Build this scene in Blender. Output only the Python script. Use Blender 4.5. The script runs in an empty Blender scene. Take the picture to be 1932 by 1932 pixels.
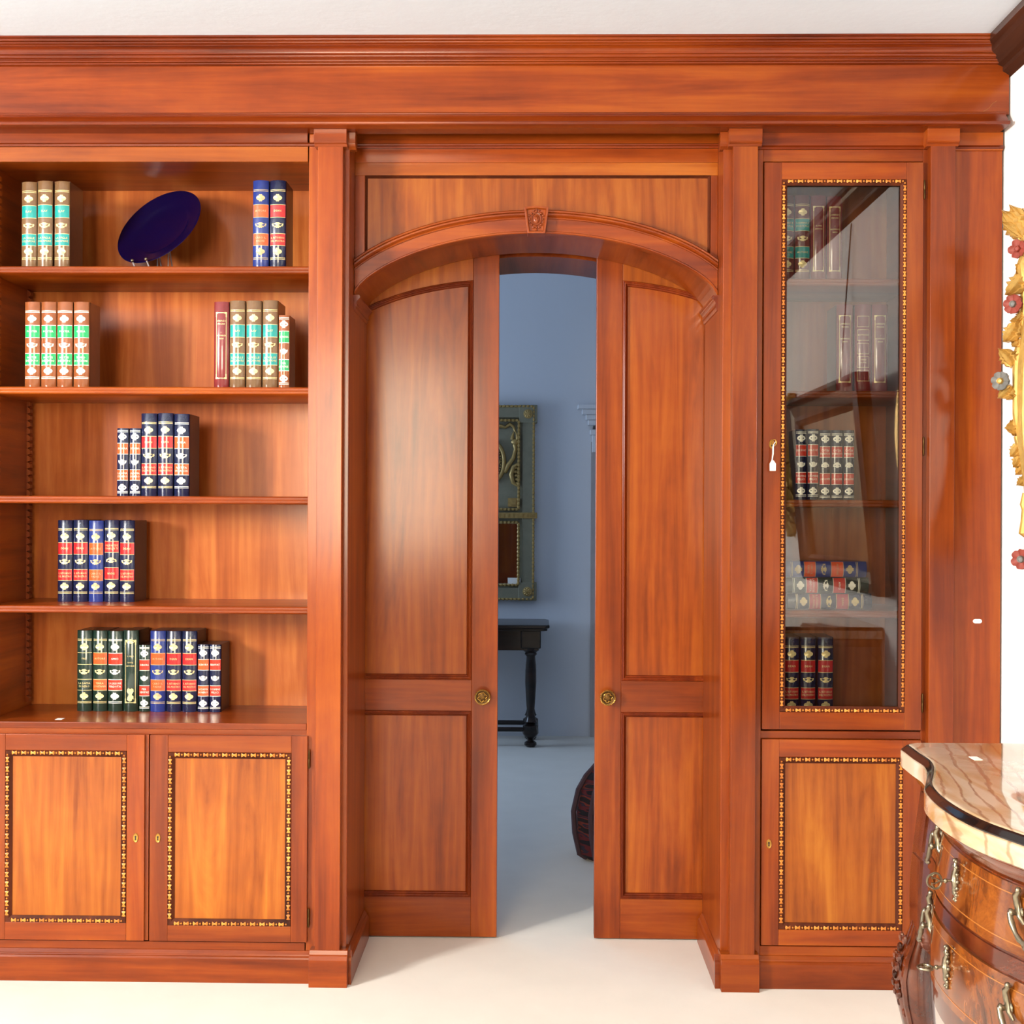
import bpy, bmesh, math, random
from mathutils import Vector, Matrix
random.seed(7)
sin, cos, pi, rad = math.sin, math.cos, math.pi, math.radians
sc = bpy.context.scene
col = sc.collection

# ------------------------------------------------------------------ camera
FPX = 2340.0
CAM = Vector((0.0, -3.4, 1.294))
YAW, ROLL = rad(1.0), rad(0.25)
FW = Vector((-sin(YAW), cos(YAW), 0)); RT0 = Vector((cos(YAW), sin(YAW), 0)); UP0 = Vector((0, 0, 1))
RT = RT0*cos(ROLL) + UP0*sin(ROLL); UPV = UP0*cos(ROLL) - RT0*sin(ROLL)
cd = bpy.data.cameras.new('camera'); cd.sensor_width = 36; cd.lens = 36*FPX/1932; cd.clip_start = .02
cam = bpy.data.objects.new('camera', cd); col.objects.link(cam)
M = Matrix((RT, UPV, -FW)).transposed().to_4x4(); M.translation = CAM
cam.matrix_world = M
sc.camera = cam

# ------------------------------------------------------------------ world, light, exposure
wd = bpy.data.worlds.new('world'); sc.world = wd; wd.use_nodes = True
wd.node_tree.nodes['Background'].inputs[0].default_value = (.75, .85, 1, 1)
wd.node_tree.nodes['Background'].inputs[1].default_value = .6
sc.view_settings.view_transform = 'Standard'; sc.view_settings.look = 'None'
sc.view_settings.gamma = 1; sc.view_settings.use_curve_mapping = False
sc.view_settings.exposure = 0.97

def area(name, loc, aim, sx, sy, power, color):
    l = bpy.data.lights.new(name, 'AREA'); l.shape = 'RECTANGLE'; l.size = sx; l.size_y = sy
    l.energy = power; l.color = color
    o = bpy.data.objects.new(name, l); col.objects.link(o); o.location = loc
    o.rotation_euler = (Vector(aim)-Vector(loc)).to_track_quat('-Z', 'Y').to_euler()
    return o
# daylight through the window behind the camera, through the window in the left wall, and the next room's window
area('daylight_rear_window', (-1.15, -5.72, 1.72), (-1.15, 0, 1.72), 1.25, 1.5, 84, (1, .87, .64))
area('daylight_left_window', (-3.72, -3.0, 1.98), (-.3, -.6, 1.6), .62, .9, 208, (1, .97, .92))
area('daylight_next_room', (-2.62, 3.05, 1.35), (.3, 3.55, 1.25), 1.0, 1.1, 20, (.50, .70, 1))

# ------------------------------------------------------------------ survey helper: photo position on a plane y -> metres
def W(px, py, y):
    d = FW*FPX + RT*(px-966) - UPV*(py-966)
    return CAM + d*((y-CAM.y)/d.y)
def X(px, py, y): return W(px, py, y).x
def Z(px, py, y): return W(px, py, y).z

# ------------------------------------------------------------------ mesh helpers
ORG = {}
class MB:
    def __init__(s): s.v = []; s.f = []
    def add(s, vs, fs):
        n = len(s.v); s.v += [tuple(p) for p in vs]; s.f += [tuple(i+n for i in f) for f in fs]; return s
    def box(s, x0, x1, y0, y1, z0, z1):
        return s.add([(x0,y0,z0),(x1,y0,z0),(x1,y1,z0),(x0,y1,z0),(x0,y0,z1),(x1,y0,z1),(x1,y1,z1),(x0,y1,z1)],
                     [(0,3,2,1),(4,5,6,7),(0,1,5,4),(1,2,6,5),(2,3,7,6),(3,0,4,7)])
    def prism(s, pts, axis, t0, t1):
        def P(a, b, t): return {'x': (t,a,b), 'y': (a,t,b), 'z': (a,b,t)}[axis]
        n = len(pts)
        return s.add([P(a,b,t0) for a,b in pts]+[P(a,b,t1) for a,b in pts],
                     [tuple(range(n))[::-1], tuple(range(n,2*n))]+[(i,(i+1)%n,n+(i+1)%n,n+i) for i in range(n)])
    def grid(s, rows, cu=False, cv=False, caps=False):
        m, n = len(rows), len(rows[0]); vs = [p for r in rows for p in r]; fs = []
        for i in range(m if cv else m-1):
            for j in range(n if cu else n-1):
                a, b = i, (i+1) % m; c, d = j, (j+1) % n
                fs.append((a*n+c, a*n+d, b*n+d, b*n+c))
        if caps: fs += [tuple(range(n))[::-1], tuple((m-1)*n+j for j in range(n))]
        return s.add(vs, fs)
    def tube(s, pts, r, n=8, closed=False):
        pts = [Vector(p) for p in pts]; m = len(pts); rows = []; nrm = None
        for i, p in enumerate(pts):
            if closed: t = pts[(i+1) % m]-pts[i-1]
            else: t = pts[min(i+1, m-1)]-pts[max(i-1, 0)]
            t.normalize()
            if nrm is None: nrm = t.orthogonal().normalized()
            nrm = (nrm-t*nrm.dot(t))
            nrm = nrm.normalized() if nrm.length > 1e-6 else t.orthogonal().normalized()
            b = t.cross(nrm); rr = r[i] if isinstance(r, (list, tuple)) else r
            rows.append([p+(nrm*cos(2*pi*k/n)+b*sin(2*pi*k/n))*rr for k in range(n)])
        return s.grid(rows, cu=True, cv=closed, caps=not closed)
    def lathe(s, prof, c=(0,0,0), ax=(0,0,1), n=20, ang=0):
        ax = Vector(ax).normalized(); u = ax.orthogonal().normalized(); w = ax.cross(u); c = Vector(c)
        rows = [[c+ax*h+(u*cos(ang+2*pi*k/n)+w*sin(ang+2*pi*k/n))*max(r,1e-5) for k in range(n)] for r, h in prof]
        return s.grid(rows, cu=True, caps=True)
    def ball(s, c, r, n=8, m=6):
        rx, ry, rz = r if isinstance(r, (tuple, list)) else (r, r, r)
        rows = []
        for i in range(m+1):
            t = pi*(.02+.96*i/m)
            rows.append([(c[0]+rx*sin(t)*cos(2*pi*k/n), c[1]+ry*sin(t)*sin(2*pi*k/n), c[2]+rz*cos(t)) for k in range(n)])
        return s.grid(rows, cu=True, caps=True)
    def sweep(s, path, prof, closed=False, plane='xz', caps=True):
        """mitred sweep; path in the plane, profile (n, h): n to the left of travel, h the third axis"""
        P = [Vector(p) for p in path]; m = len(P); rows = []
        def nn(a, b):
            d = (b-a).normalized(); return Vector((-d.y, d.x))
        for i in range(m):
            if closed: n1, n2 = nn(P[i-1], P[i]), nn(P[i], P[(i+1) % m])
            else:
                n1 = nn(P[max(i-1,0)], P[max(i-1,0)+1]); n2 = nn(P[min(i,m-2)], P[min(i,m-2)+1])
            k = (n1+n2)/(1+n1.dot(n2))
            row = []
            for a, h in prof:
                q = P[i]+k*a
                row.append((q.x, h, q.y) if plane == 'xz' else (q.x, q.y, h))
            rows.append(row)
        return s.grid(rows, cu=True, cv=closed, caps=caps and not closed)
    def mesh(s, name, org=(0,0,0), smooth=False, sharp=35):
        me = bpy.data.meshes.new(name)
        me.from_pydata([(a-org[0], b-org[1], c-org[2]) for a, b, c in s.v], [], s.f)
        bm = bmesh.new(); bm.from_mesh(me)
        bmesh.ops.recalc_face_normals(bm, faces=bm.faces); bm.to_mesh(me); bm.free()
        if smooth:
            me.polygons.foreach_set('use_smooth', [True]*len(me.polygons)); me.set_sharp_from_angle(angle=rad(sharp))
        return me
    def build(s, name, mat, parent=None, smooth=False, bevel=0, sharp=35, label=None):
        org = ORG.get(parent.name, (0,0,0)) if parent else (0,0,0)
        o = bpy.data.objects.new(name, s.mesh(name, org, smooth, sharp)); col.objects.link(o)
        o.data.materials.append(mat)
        if parent: o.parent = parent; ORG[o.name] = org
        if bevel:
            b = o.modifiers.new('bevel', 'BEVEL'); b.width = bevel; b.segments = 2; b.limit_method = 'ANGLE'; b.angle_limit = rad(40)
        if label: o['label'] = label
        return o
def bx(x0, x1, y0, y1, z0, z1): return MB().box(min(x0,x1), max(x0,x1), min(y0,y1), max(y0,y1), min(z0,z1), max(z0,z1))
def tag(o, label, cat=None, group=None, kind=None):
    o['label'] = label
    if cat: o['category'] = cat
    if group: o['group'] = group
    if kind: o['kind'] = kind
    return o
def thing(name, label, cat, loc=(0,0,0), group=None, kind=None):
    o = bpy.data.objects.new(name, None); col.objects.link(o); o.location = loc; o.empty_display_size = .1
    ORG[o.name] = tuple(loc)
    return tag(o, label, cat, group, kind)
def rectpath(x0, x1, z0, z1): return [(x0,z0),(x1,z0),(x1,z1),(x0,z1)]     # left of travel = inward

# ------------------------------------------------------------------ materials
def nodes(name):
    m = bpy.data.materials.new(name); m.use_nodes = True; nt = m.node_tree
    return m, nt, nt.nodes['Principled BSDF']
def setp(b, **k):
    for a, v in k.items(): b.inputs[a.replace('_', ' ')].default_value = v
def lin(r, g, b):
    f = lambda c: ((c/255+.055)/1.055)**2.4 if c > 10.3 else c/255/12.92
    return (f(r), f(g), f(b), 1)
def plain(name, c, rough=.5, metal=0, coat=0, noise=0, nscale=30, bump=0):
    m, nt, b = nodes(name); setp(b, Base_Color=c, Roughness=rough, Metallic=metal, Coat_Weight=coat)
    if noise or bump:
        tc = nt.nodes.new('ShaderNodeTexCoord'); n = nt.nodes.new('ShaderNodeTexNoise')
        n.inputs['Scale'].default_value = nscale; n.inputs['Detail'].default_value = 5
        nt.links.new(tc.outputs['Object'], n.inputs['Vector'])
        if noise:
            mx = nt.nodes.new('ShaderNodeMix'); mx.data_type = 'RGBA'
            mx.inputs[6].default_value = tuple(x*(1-noise) for x in c[:3])+(1,)
            mx.inputs[7].default_value = tuple(min(1, x*(1+noise)) for x in c[:3])+(1,)
            nt.links.new(n.outputs['Fac'], mx.inputs[0]); nt.links.new(mx.outputs[2], b.inputs['Base Color'])
        if bump:
            bp = nt.nodes.new('ShaderNodeBump'); bp.inputs['Strength'].default_value = bump; bp.inputs['Distance'].default_value = .01
            nt.links.new(n.outputs['Fac'], bp.inputs['Height']); nt.links.new(bp.outputs[0], b.inputs['Normal'])
    return m
def wood(name, c0, c1, c2, grain='v', rough=.36, coat=.45, figure=0.0, s=1.0, blotch=.35):
    """c0 dark pore, c1 mid, c2 light"""
    m, nt, b = nodes(name); L = nt.links.new; N = nt.nodes.new
    tc = N('ShaderNodeTexCoord'); oi = N('ShaderNodeObjectInfo')
    off = N('ShaderNodeVectorMath'); off.operation = 'SCALE'; cmb = N('ShaderNodeCombineXYZ')
    for i in range(3): L(oi.outputs['Random'], cmb.inputs[i])
    L(cmb.outputs[0], off.inputs[0]); off.inputs[3].default_value = 13.7
    ad = N('ShaderNodeVectorMath'); ad.operation = 'ADD'; L(tc.outputs['Object'], ad.inputs[0]); L(off.outputs[0], ad.inputs[1])
    mp = N('ShaderNodeMapping'); L(ad.outputs[0], mp.inputs[0])
    lo, hi = 1.1*s, 15*s
    mp.inputs['Scale'].default_value = {'v': (hi,hi,lo), 'h': (lo,hi,hi), 'd': (hi,lo,hi)}[grain]
    n1 = N('ShaderNodeTexNoise'); n1.inputs['Scale'].default_value = 1.0; n1.inputs['Detail'].default_value = 7; n1.inputs['Roughness'].default_value = .62
    n1.inputs['Distortion'].default_value = .5+figure; L(mp.outputs[0], n1.inputs['Vector'])
    mp2 = N('ShaderNodeMapping'); L(ad.outputs[0], mp2.inputs[0])
    lo2, hi2 = 3*s, 110*s
    mp2.inputs['Scale'].default_value = {'v': (hi2,hi2,lo2), 'h': (lo2,hi2,hi2), 'd': (hi2,lo2,hi2)}[grain]
    n2 = N('ShaderNodeTexNoise'); n2.inputs['Scale'].default_value = 1.0; n2.inputs['Detail'].default_value = 3; L(mp2.outputs[0], n2.inputs['Vector'])
    n3 = N('ShaderNodeTexNoise'); n3.inputs['Scale'].default_value = 3.2; n3.inputs['Detail'].default_value = 4; n3.inputs['Roughness'].default_value = .6; L(ad.outputs[0], n3.inputs['Vector'])
    rp = N('ShaderNodeValToRGB'); e = rp.color_ramp.elements
    e[0].position = .28; e[0].color = c0; e[1].position = .72; e[1].color = c2
    k = e.new(.5); k.color = c1
    m1 = N('ShaderNodeMath'); m1.operation = 'MULTIPLY_ADD'; L(n3.outputs['Fac'], m1.inputs[0]); m1.inputs[1].default_value = blotch; m1.inputs[2].default_value = -blotch/2
    m2 = N('ShaderNodeMath'); m2.operation = 'ADD'; L(n1.outputs['Fac'], m2.inputs[0]); L(m1.outputs[0], m2.inputs[1])
    m3 = N('ShaderNodeMath'); m3.operation = 'MULTIPLY_ADD'; L(n2.outputs['Fac'], m3.inputs[0]); m3.inputs[1].default_value = .2; m3.inputs[2].default_value = -.1
    m4 = N('ShaderNodeMath'); m4.operation = 'ADD'; L(m2.outputs[0], m4.inputs[0]); L(m3.outputs[0], m4.inputs[1])
    last = m4
    if figure > .5:
        mp4 = N('ShaderNodeMapping'); L(ad.outputs[0], mp4.inputs[0]); mp4.inputs['Scale'].default_value = (1,1,.22)
        wv = N('ShaderNodeTexWave'); wv.wave_type = 'BANDS'; wv.bands_direction = 'X'; wv.inputs['Scale'].default_value = 11; wv.inputs['Distortion'].default_value = 9
        wv.inputs['Detail'].default_value = 3; wv.inputs['Detail Scale'].default_value = .55; wv.inputs['Detail Roughness'].default_value = .55; L(mp4.outputs[0], wv.inputs['Vector'])
        m5 = N('ShaderNodeMath'); m5.operation = 'MULTIPLY_ADD'; L(wv.outputs['Fac'], m5.inputs[0]); m5.inputs[1].default_value = .07; m5.inputs[2].default_value = -.035
        m6 = N('ShaderNodeMath'); m6.operation = 'ADD'; L(m4.outputs[0], m6.inputs[0]); L(m5.outputs[0], m6.inputs[1]); last = m6
    L(last.outputs[0], rp.inputs[0])
    hs = N('ShaderNodeHueSaturation'); L(rp.outputs[0], hs.inputs['Color'])
    mr = N('ShaderNodeMapRange'); mr.inputs[3].default_value = .86; mr.inputs[4].default_value = 1.1; L(oi.outputs['Random'], mr.inputs[0]); L(mr.outputs[0], hs.inputs['Value'])
    L(hs.outputs[0], b.inputs['Base Color'])
    bp = N('ShaderNodeBump'); bp.inputs['Strength'].default_value = .05; bp.inputs['Distance'].default_value = .004
    L(n1.outputs['Fac'], bp.inputs['Height']); L(bp.outputs[0], b.inputs['Normal'])
    setp(b, Roughness=rough, Coat_Weight=coat, Coat_Roughness=.17)
    b.inputs['Specular IOR Level'].default_value = .16
    return m

CH = (lin(98,34,4), lin(132,54,8), lin(154,73,12))
CHL = (lin(124,56,10), lin(156,80,17), lin(178,104,28))
M_ = {}
M_['wv'] = wood('cherry_vertical', *CH, 'v')
M_['wh'] = wood('cherry_horizontal', *CH, 'h')
M_['wd'] = wood('cherry_depth', *CH, 'd')
M_['panel'] = wood('cherry_panel_veneer', *CHL, 'v', figure=1.2, s=.8, blotch=.5)
M_['back'] = wood('cherry_back_panel', lin(130,58,18), lin(158,80,30), lin(178,102,44), 'v', rough=.32, figure=.8, s=.7, blotch=.5)
M_['arch'] = wood('cherry_arch_panel', lin(120,52,10), lin(148,72,16), lin(170,94,26), 'v', figure=1.2, s=.9, blotch=.5)
M_['archh'] = wood('cherry_light_rail', lin(120,52,10), lin(148,72,16), lin(170,94,26), 'h')
M_['mould'] = wood('cherry_moulding', lin(84,27,5), lin(116,42,8), lin(142,60,13), 'h', rough=.24, coat=.6)
M_['dmould'] = wood('cherry_door_moulding', lin(84,27,5), lin(112,40,8), lin(138,58,12), 'v', rough=.5, coat=.08)
M_['dpanel'] = wood('cherry_door_panel', lin(112,44,7), lin(144,64,12), lin(166,86,19), 'v', figure=1.0, s=.8, blotch=.5)
M_['groove'] = wood('dark_antiqued_groove', lin(52,20,8), lin(74,30,12), lin(98,44,18), 'v', rough=.6, coat=0)
M_['bead'] = wood('carved_bead_gilded_cherry', lin(150,78,26), lin(206,124,44), lin(232,160,72), 'v', rough=.35, s=3)
M_['dkcrown'] = wood('dark_crown_moulding', lin(36,20,14), lin(58,32,22), lin(84,50,34), 'd', rough=.35)
M_['dktable'] = wood('ebonised_table', lin(14,10,9), lin(26,17,14), lin(44,28,20), 'h', rough=.3)
M_['wallwhite'] = plain('white_plaster', (.86,.84,.83,1), .9, bump=.05, nscale=60)
M_['ceil'] = plain('ceiling_plaster', (.70,.77,.86,1), .95, bump=.08, nscale=40)
M_['wallgrey'] = plain('bounce_cutting_dark_wall', (.10,.075,.06,1), .9)  # dark colour chosen so the unseen walls bounce and reflect little light
M_['nextwall'] = plain('next_room_plaster', (.62,.64,.68,1), .9, bump=.05, nscale=60)
M_['stone'] = plain('grey_stone_trim', (.36,.33,.33,1), .85, noise=.15, nscale=12)
M_['carpet'] = plain('cream_carpet', (.76,.71,.63,1), .95, noise=.06, nscale=6, bump=.25)
M_['brass'] = plain('aged_brass', lin(186,140,66), .3, .9, noise=.3, nscale=120)
M_['brassdk'] = plain('dark_brass', lin(84,58,26), .4, .8, noise=.3, nscale=120)
M_['silver'] = plain('aged_silvered_metal', lin(140,130,110), .3, .95, noise=.3, nscale=160)
M_['black'] = plain('keyhole_black', (.008,.006,.005,1), .6)
M_['paper'] = plain('white_paper', (.85,.83,.78,1), .7)
M_['gold'] = plain('gold_leaf_tooling', (.76,.60,.28,1), .32, .25)
M_['goldpale'] = plain('pale_gold_tooling', (1,.95,.82,1), .3, .1)
M_['golddim'] = plain('faded_gold_tooling', (.50,.38,.20,1), .4, .25)
M_['gilt'] = plain('gilded_wood', lin(196,156,84), .34, .45, noise=.35, nscale=45, bump=.2)
M_['rose'] = plain('red_painted_carving', lin(140,58,46), .55, .1, noise=.3, nscale=60)
M_['slate'] = plain('slate_painted_carving', lin(110,108,104), .5, .1, noise=.3, nscale=60)
M_['cobalt'] = plain('cobalt_glaze', (.0015,.001,.022,1), .16)
M_['acrylic'] = plain('clear_acrylic', (.75,.75,.78,1), .1, .6)
M_['olive'] = plain('olive_painted_wood', lin(126,122,100), .55, noise=.2, nscale=30)
M_['oldgilt'] = plain('dull_old_gilt', lin(168,140,84), .4, .5, noise=.35, nscale=60)
def leather(n, c, rough=.24): return plain('leather_'+n, lin(*c), rough, 0, coat=.5, noise=.25, nscale=60)
LE = {'navy': leather('navy', (22,30,62)), 'blue': leather('blue', (34,52,122)), 'brown': leather('brown', (116,86,58)),
      'chestnut': leather('chestnut', (140,78,42)), 'green': leather('green', (24,46,38)), 'maroon': leather('maroon', (122,42,44)),
      'wine': leather('wine', (104,36,34))}
CASE = {'navy': leather('navy_board', (18,20,34), .5), 'blue': leather('blue_board', (20,24,46), .5), 'brown': leather('brown_board', (92,52,32), .5),
        'chestnut': leather('chestnut_board', (100,54,34), .5), 'green': leather('green_board', (18,26,24), .5), 'maroon': leather('maroon_board', (80,30,28), .5),
        'wine': leather('wine_board', (80,30,28), .5)}
LB = {'teal': leather('teal_label', (18,142,138)), 'red': leather('red_label', (182,34,36)), 'orange': leather('orange_label', (222,84,36)),
      'emerald': leather('emerald_label', (26,158,92)), 'verm': leather('vermilion_label', (206,52,34))}
# glass: clear float glass, mirror reflection by Fresnel
def glassmat():
    m = bpy.data.materials.new('clear_glass'); m.use_nodes = True; nt = m.node_tree; nt.nodes.clear(); N = nt.nodes.new; L = nt.links.new
    o = N('ShaderNodeOutputMaterial'); mx = N('ShaderNodeMixShader'); t = N('ShaderNodeBsdfTransparent'); g = N('ShaderNodeBsdfGlossy'); fr = N('ShaderNodeFresnel')
    fr.inputs[0].default_value = 1.7; g.inputs['Roughness'].default_value = .0; t.inputs[0].default_value = (.93,.94,.93,1)
    L(fr.outputs[0], mx.inputs[0]); L(t.outputs[0], mx.inputs[1]); L(g.outputs[0], mx.inputs[2]); L(mx.outputs[0], o.inputs[0]); return m
M_['glass'] = glassmat()
M_['mirror'] = plain('old_mirror_glass', (.55,.55,.56,1), .04, 1)
def marblemat():
    m, nt, b = nodes('cream_veined_marble'); N = nt.nodes.new; L = nt.links.new
    tc = N('ShaderNodeTexCoord'); mp = N('ShaderNodeMapping'); mp.inputs['Rotation'].default_value = (0,0,.5); mp.inputs['Scale'].default_value = (5,1.6,5); L(tc.outputs['Object'], mp.inputs[0])
    n = N('ShaderNodeTexNoise'); n.inputs['Scale'].default_value = 1.6; n.inputs['Detail'].default_value = 6; n.inputs['Distortion'].default_value = 2.2; L(mp.outputs[0], n.inputs['Vector'])
    w = N('ShaderNodeTexWave'); w.inputs['Scale'].default_value = 2.4; w.inputs['Distortion'].default_value = 11; w.inputs['Detail'].default_value = 5; w.inputs['Detail Scale'].default_value = .7; L(mp.outputs[0], w.inputs['Vector'])
    r1 = N('ShaderNodeValToRGB'); e = r1.color_ramp.elements; e[0].position = .32; e[0].color = lin(176,138,88); e[1].position = .6; e[1].color = lin(206,186,162); L(n.outputs['Fac'], r1.inputs[0])
    r2 = N('ShaderNodeValToRGB'); e = r2.color_ramp.elements; e[0].position = .0; e[0].color = lin(160,118,84); e[1].position = .13; e[1].color = (1,1,1,1); L(w.outputs['Fac'], r2.inputs[0])
    mx = N('ShaderNodeMix'); mx.data_type = 'RGBA'; mx.blend_type = 'MULTIPLY'; mx.inputs[0].default_value = .6; L(r1.outputs[0], mx.inputs[6]); L(r2.outputs[0], mx.inputs[7])
    L(mx.outputs[2], b.inputs['Base Color']); setp(b, Roughness=.06, Coat_Weight=.6); return m
M_['marble'] = marblemat()
def burlmat(name, c0, c1, c2, scale=9):
    m, nt, b = nodes(name); N = nt.nodes.new; L = nt.links.new
    tc = N('ShaderNodeTexCoord'); mp = N('ShaderNodeMapping'); mp.inputs['Scale'].default_value = (1,1,.7); L(tc.outputs['Object'], mp.inputs[0])
    n = N('ShaderNodeTexNoise'); n.inputs['Scale'].default_value = scale; n.inputs['Detail'].default_value = 8; n.inputs['Roughness'].default_value = .7; n.inputs['Distortion'].default_value = 2.5; L(mp.outputs[0], n.inputs['Vector'])
    r = N('ShaderNodeValToRGB'); e = r.color_ramp.elements; e[0].position = .33; e[0].color = c0; e[1].position = .68; e[1].color = c2; k = e.new(.47); k.color = c1; L(n.outputs['Fac'], r.inputs[0])
    L(r.outputs[0], b.inputs['Base Color']); setp(b, Roughness=.16, Coat_Weight=.6, Coat_Roughness=.06); return m
M_['burl'] = burlmat('burl_walnut_veneer', lin(48,20,8), lin(104,52,18), lin(142,80,28), 11)
M_['walnut'] = burlmat('polished_walnut', lin(40,14,6), lin(78,30,10), lin(108,48,18), 5)
M_['lip'] = plain('lip_dark_reflection', (.006,.005,.005,1), .12, coat=.4)  # black stands in for the dark reflection on the polished marble edge
M_['inlay'] = plain('pale_inlay_string', lin(150,92,38), .25, coat=.5)
def kilimmat():
    m, nt, b = nodes('kilim_weave'); N = nt.nodes.new; L = nt.links.new
    tc = N('ShaderNodeTexCoord'); mp = N('ShaderNodeMapping'); mp.inputs['Scale'].default_value = (2,2,9); L(tc.outputs['Object'], mp.inputs[0])
    n = N('ShaderNodeTexNoise'); n.inputs['Scale'].default_value = 3; n.inputs['Detail'].default_value = 2; L(mp.outputs[0], n.inputs['Vector'])
    r = N('ShaderNodeValToRGB'); r.color_ramp.interpolation = 'CONSTANT'; e = r.color_ramp.elements
    e[0].position = 0; e[0].color = lin(22,16,24); e[1].position = .45; e[1].color = lin(88,22,26)
    for p, c in ((.52, lin(40,30,44)), (.58, lin(110,40,26)), (.64, lin(30,18,20))): k = e.new(p); k.color = c
    L(n.outputs['Fac'], r.inputs[0]); L(r.outputs[0], b.inputs['Base Color']); setp(b, Roughness=.95); return m
M_['kilim'] = kilimmat()
def paintmat():
    m, nt, b = nodes('dark_oil_painting'); N = nt.nodes.new; L = nt.links.new
    tc = N('ShaderNodeTexCoord'); n = N('ShaderNodeTexNoise'); n.inputs['Scale'].default_value = 4; n.inputs['Detail'].default_value = 6; n.inputs['Distortion'].default_value = 1; L(tc.outputs['Object'], n.inputs['Vector'])
    r = N('ShaderNodeValToRGB'); e = r.color_ramp.elements; e[0].position = .35; e[0].color = lin(40,28,18); e[1].position = .7; e[1].color = lin(132,108,76); L(n.outputs['Fac'], r.inputs[0])
    L(r.outputs[0], b.inputs['Base Color']); setp(b, Roughness=.35); return m
M_['paint'] = paintmat()

# ================================================================== THE ROOM
CEIL = 2.562; WX = 1.277; LX = -3.6; BY = -5.6; PY = .42; PB = .67; FY = 3.77
def struct(mb, name, mat, label, bevel=0):
    return tag(mb.build(name, mat, None, bevel=bevel), label, None, None, 'structure')
struct(bx(LX-.2, 2.4, BY-.2, 4.4, -.1, 0), 'floor', M_['carpet'], 'cream carpet floor running through the doorway')
struct(bx(LX-.2, WX+.2, BY-.2, PB, CEIL, CEIL+.12), 'ceiling', M_['ceil'], 'white plaster ceiling above the bookcase')
struct(bx(WX, WX+.15, BY-.2, PB, 0, CEIL), 'wall_right', M_['wallwhite'], 'white plaster wall at the right edge')
# left wall with a window opening, rear wall with a window opening (both behind the photographer)
wl = MB(); wl.box(LX-.15, LX, BY-.2, -3.4, 0, CEIL).box(LX-.15, LX, -2.6, PB, 0, CEIL).box(LX-.15, LX, -3.4, -2.6, 0, 1.45).box(LX-.15, LX, -3.4, -2.6, 2.49, CEIL)
struct(wl, 'wall_left', M_['wallgrey'], 'unseen wall darkened to cut bounce light, with a high window left of the camera')
wr = MB(); wr.box(LX, -1.8, BY-.15, BY, 0, CEIL).box(-.5, WX, BY-.15, BY, 0, CEIL).box(-1.8, -.5, BY-.15, BY, 0, .95).box(-1.8, -.5, BY-.15, BY, 2.49, CEIL)
struct(wr, 'wall_rear', M_['wallgrey'], 'unseen wall darkened to cut reflections, with a window behind the camera')
def window(name, horiz, a0, a1, at, label, zl=.95):
    w = thing(name, label, None, (0,0,0), kind='structure'); w.pop('category', None)
    fr = M_['wallwhite']
    def b(u0, u1, z0, z1):
        return bx(u0, u1, at-.03, at+.03, z0, z1) if horiz else bx(at-.03, at+.03, u0, u1, z0, z1)
    for u in (a0, (a0+a1)/2-.02, a1-.04): b(u, u+.04, zl, 2.49).build('mullion', fr, w, bevel=.004)
    for z in (zl, 2.45): b(a0, a1, z, z+.04).build('transom', fr, w, bevel=.004)
window('window_1', True, -1.8, -.5, BY-.05, 'white framed window in the rear wall')
window('window_2', False, -3.4, -2.6, LX-.05, 'white framed high window in the left wall', 1.45)
# partition wall between the rooms, behind the joinery
HO = .512; ACX = .0025                                  # half opening and its centre
ZS, ZC = 1.900, 2.079                                   # arch springing and crown
def arch(x):
    u = max(-1, min(1, (x-ACX)/HO)); r = ZC-ZS
    R = (HO*HO+r*r)/(2*r)
    return .6*(ZS+r*math.sqrt(max(0, 1-u*u))) + .4*(ZC-(R-math.sqrt(R*R-(u*HO)**2)))
AX = [ACX-HO+2*HO*(.5-.5*cos(pi*i/40)) for i in range(41)]
pw = MB(); pw.box(LX, ACX-HO-.02, PY, PB, 0, CEIL).box(ACX+HO+.02, 2.4, PY, PB, 0, CEIL).box(ACX-HO-.02, ACX+HO+.02, PY, PB, ZC+.02, CEIL)
struct(pw, 'wall_partition', M_['nextwall'], 'plastered partition wall behind the cherry joinery')
# next room
nx = MB()
OX0, OX1, OZ = .335, 1.5, 1.72
npts = [(-2.7,0),(OX0,0),(OX0,OZ)]+[(OX0+(OX1-OX0)*(.5-.5*cos(pi*i/24)), OZ+.5*sin(pi*i/24)) for i in range(1,24)]+[(OX1,OZ),(OX1,0),(2.4,0),(2.4,3.1),(-2.7,3.1)]
nx.prism(npts, 'y', FY, FY+.3)
struct(nx, 'wall_far', M_['nextwall'], 'blue-grey plaster wall at the back of the next room')
struct(bx(-2.7, 2.4, FY+.9, FY+1.0, 0, 3.1), 'wall_beyond', M_['stone'], 'grey wall seen through the arch of the next room')
nl = MB(); nl.box(-2.7, -2.55, PB, 2.45, 0, 3.1).box(-2.7, -2.55, 3.65, FY+1, 0, 3.1).box(-2.7, -2.55, 2.45, 3.65, 0, .7).box(-2.7, -2.55, 2.45, 3.65, 2.1, 3.1)
struct(nl, 'wall_next_left', M_['nextwall'], 'plaster side wall of the next room with its window')
struct(bx(2.3, 2.4, PB, FY+1, 0, 3.1), 'wall_next_right', M_['nextwall'], 'plaster side wall right of the next room')
struct(bx(-2.7, 2.4, PB-.02, FY+1, 3.1, 3.2), 'ceiling_next', M_['ceil'], 'white ceiling of the next room')
pil = thing('trim_2', 'pale stone impost and pilaster on the far wall', None, (OX0, FY, 0), kind='structure')
bx(OX0-.005, OX0+.14, FY-.012, FY, 0, 1.70).build('pilaster_shaft', M_['stone'], pil)
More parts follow.
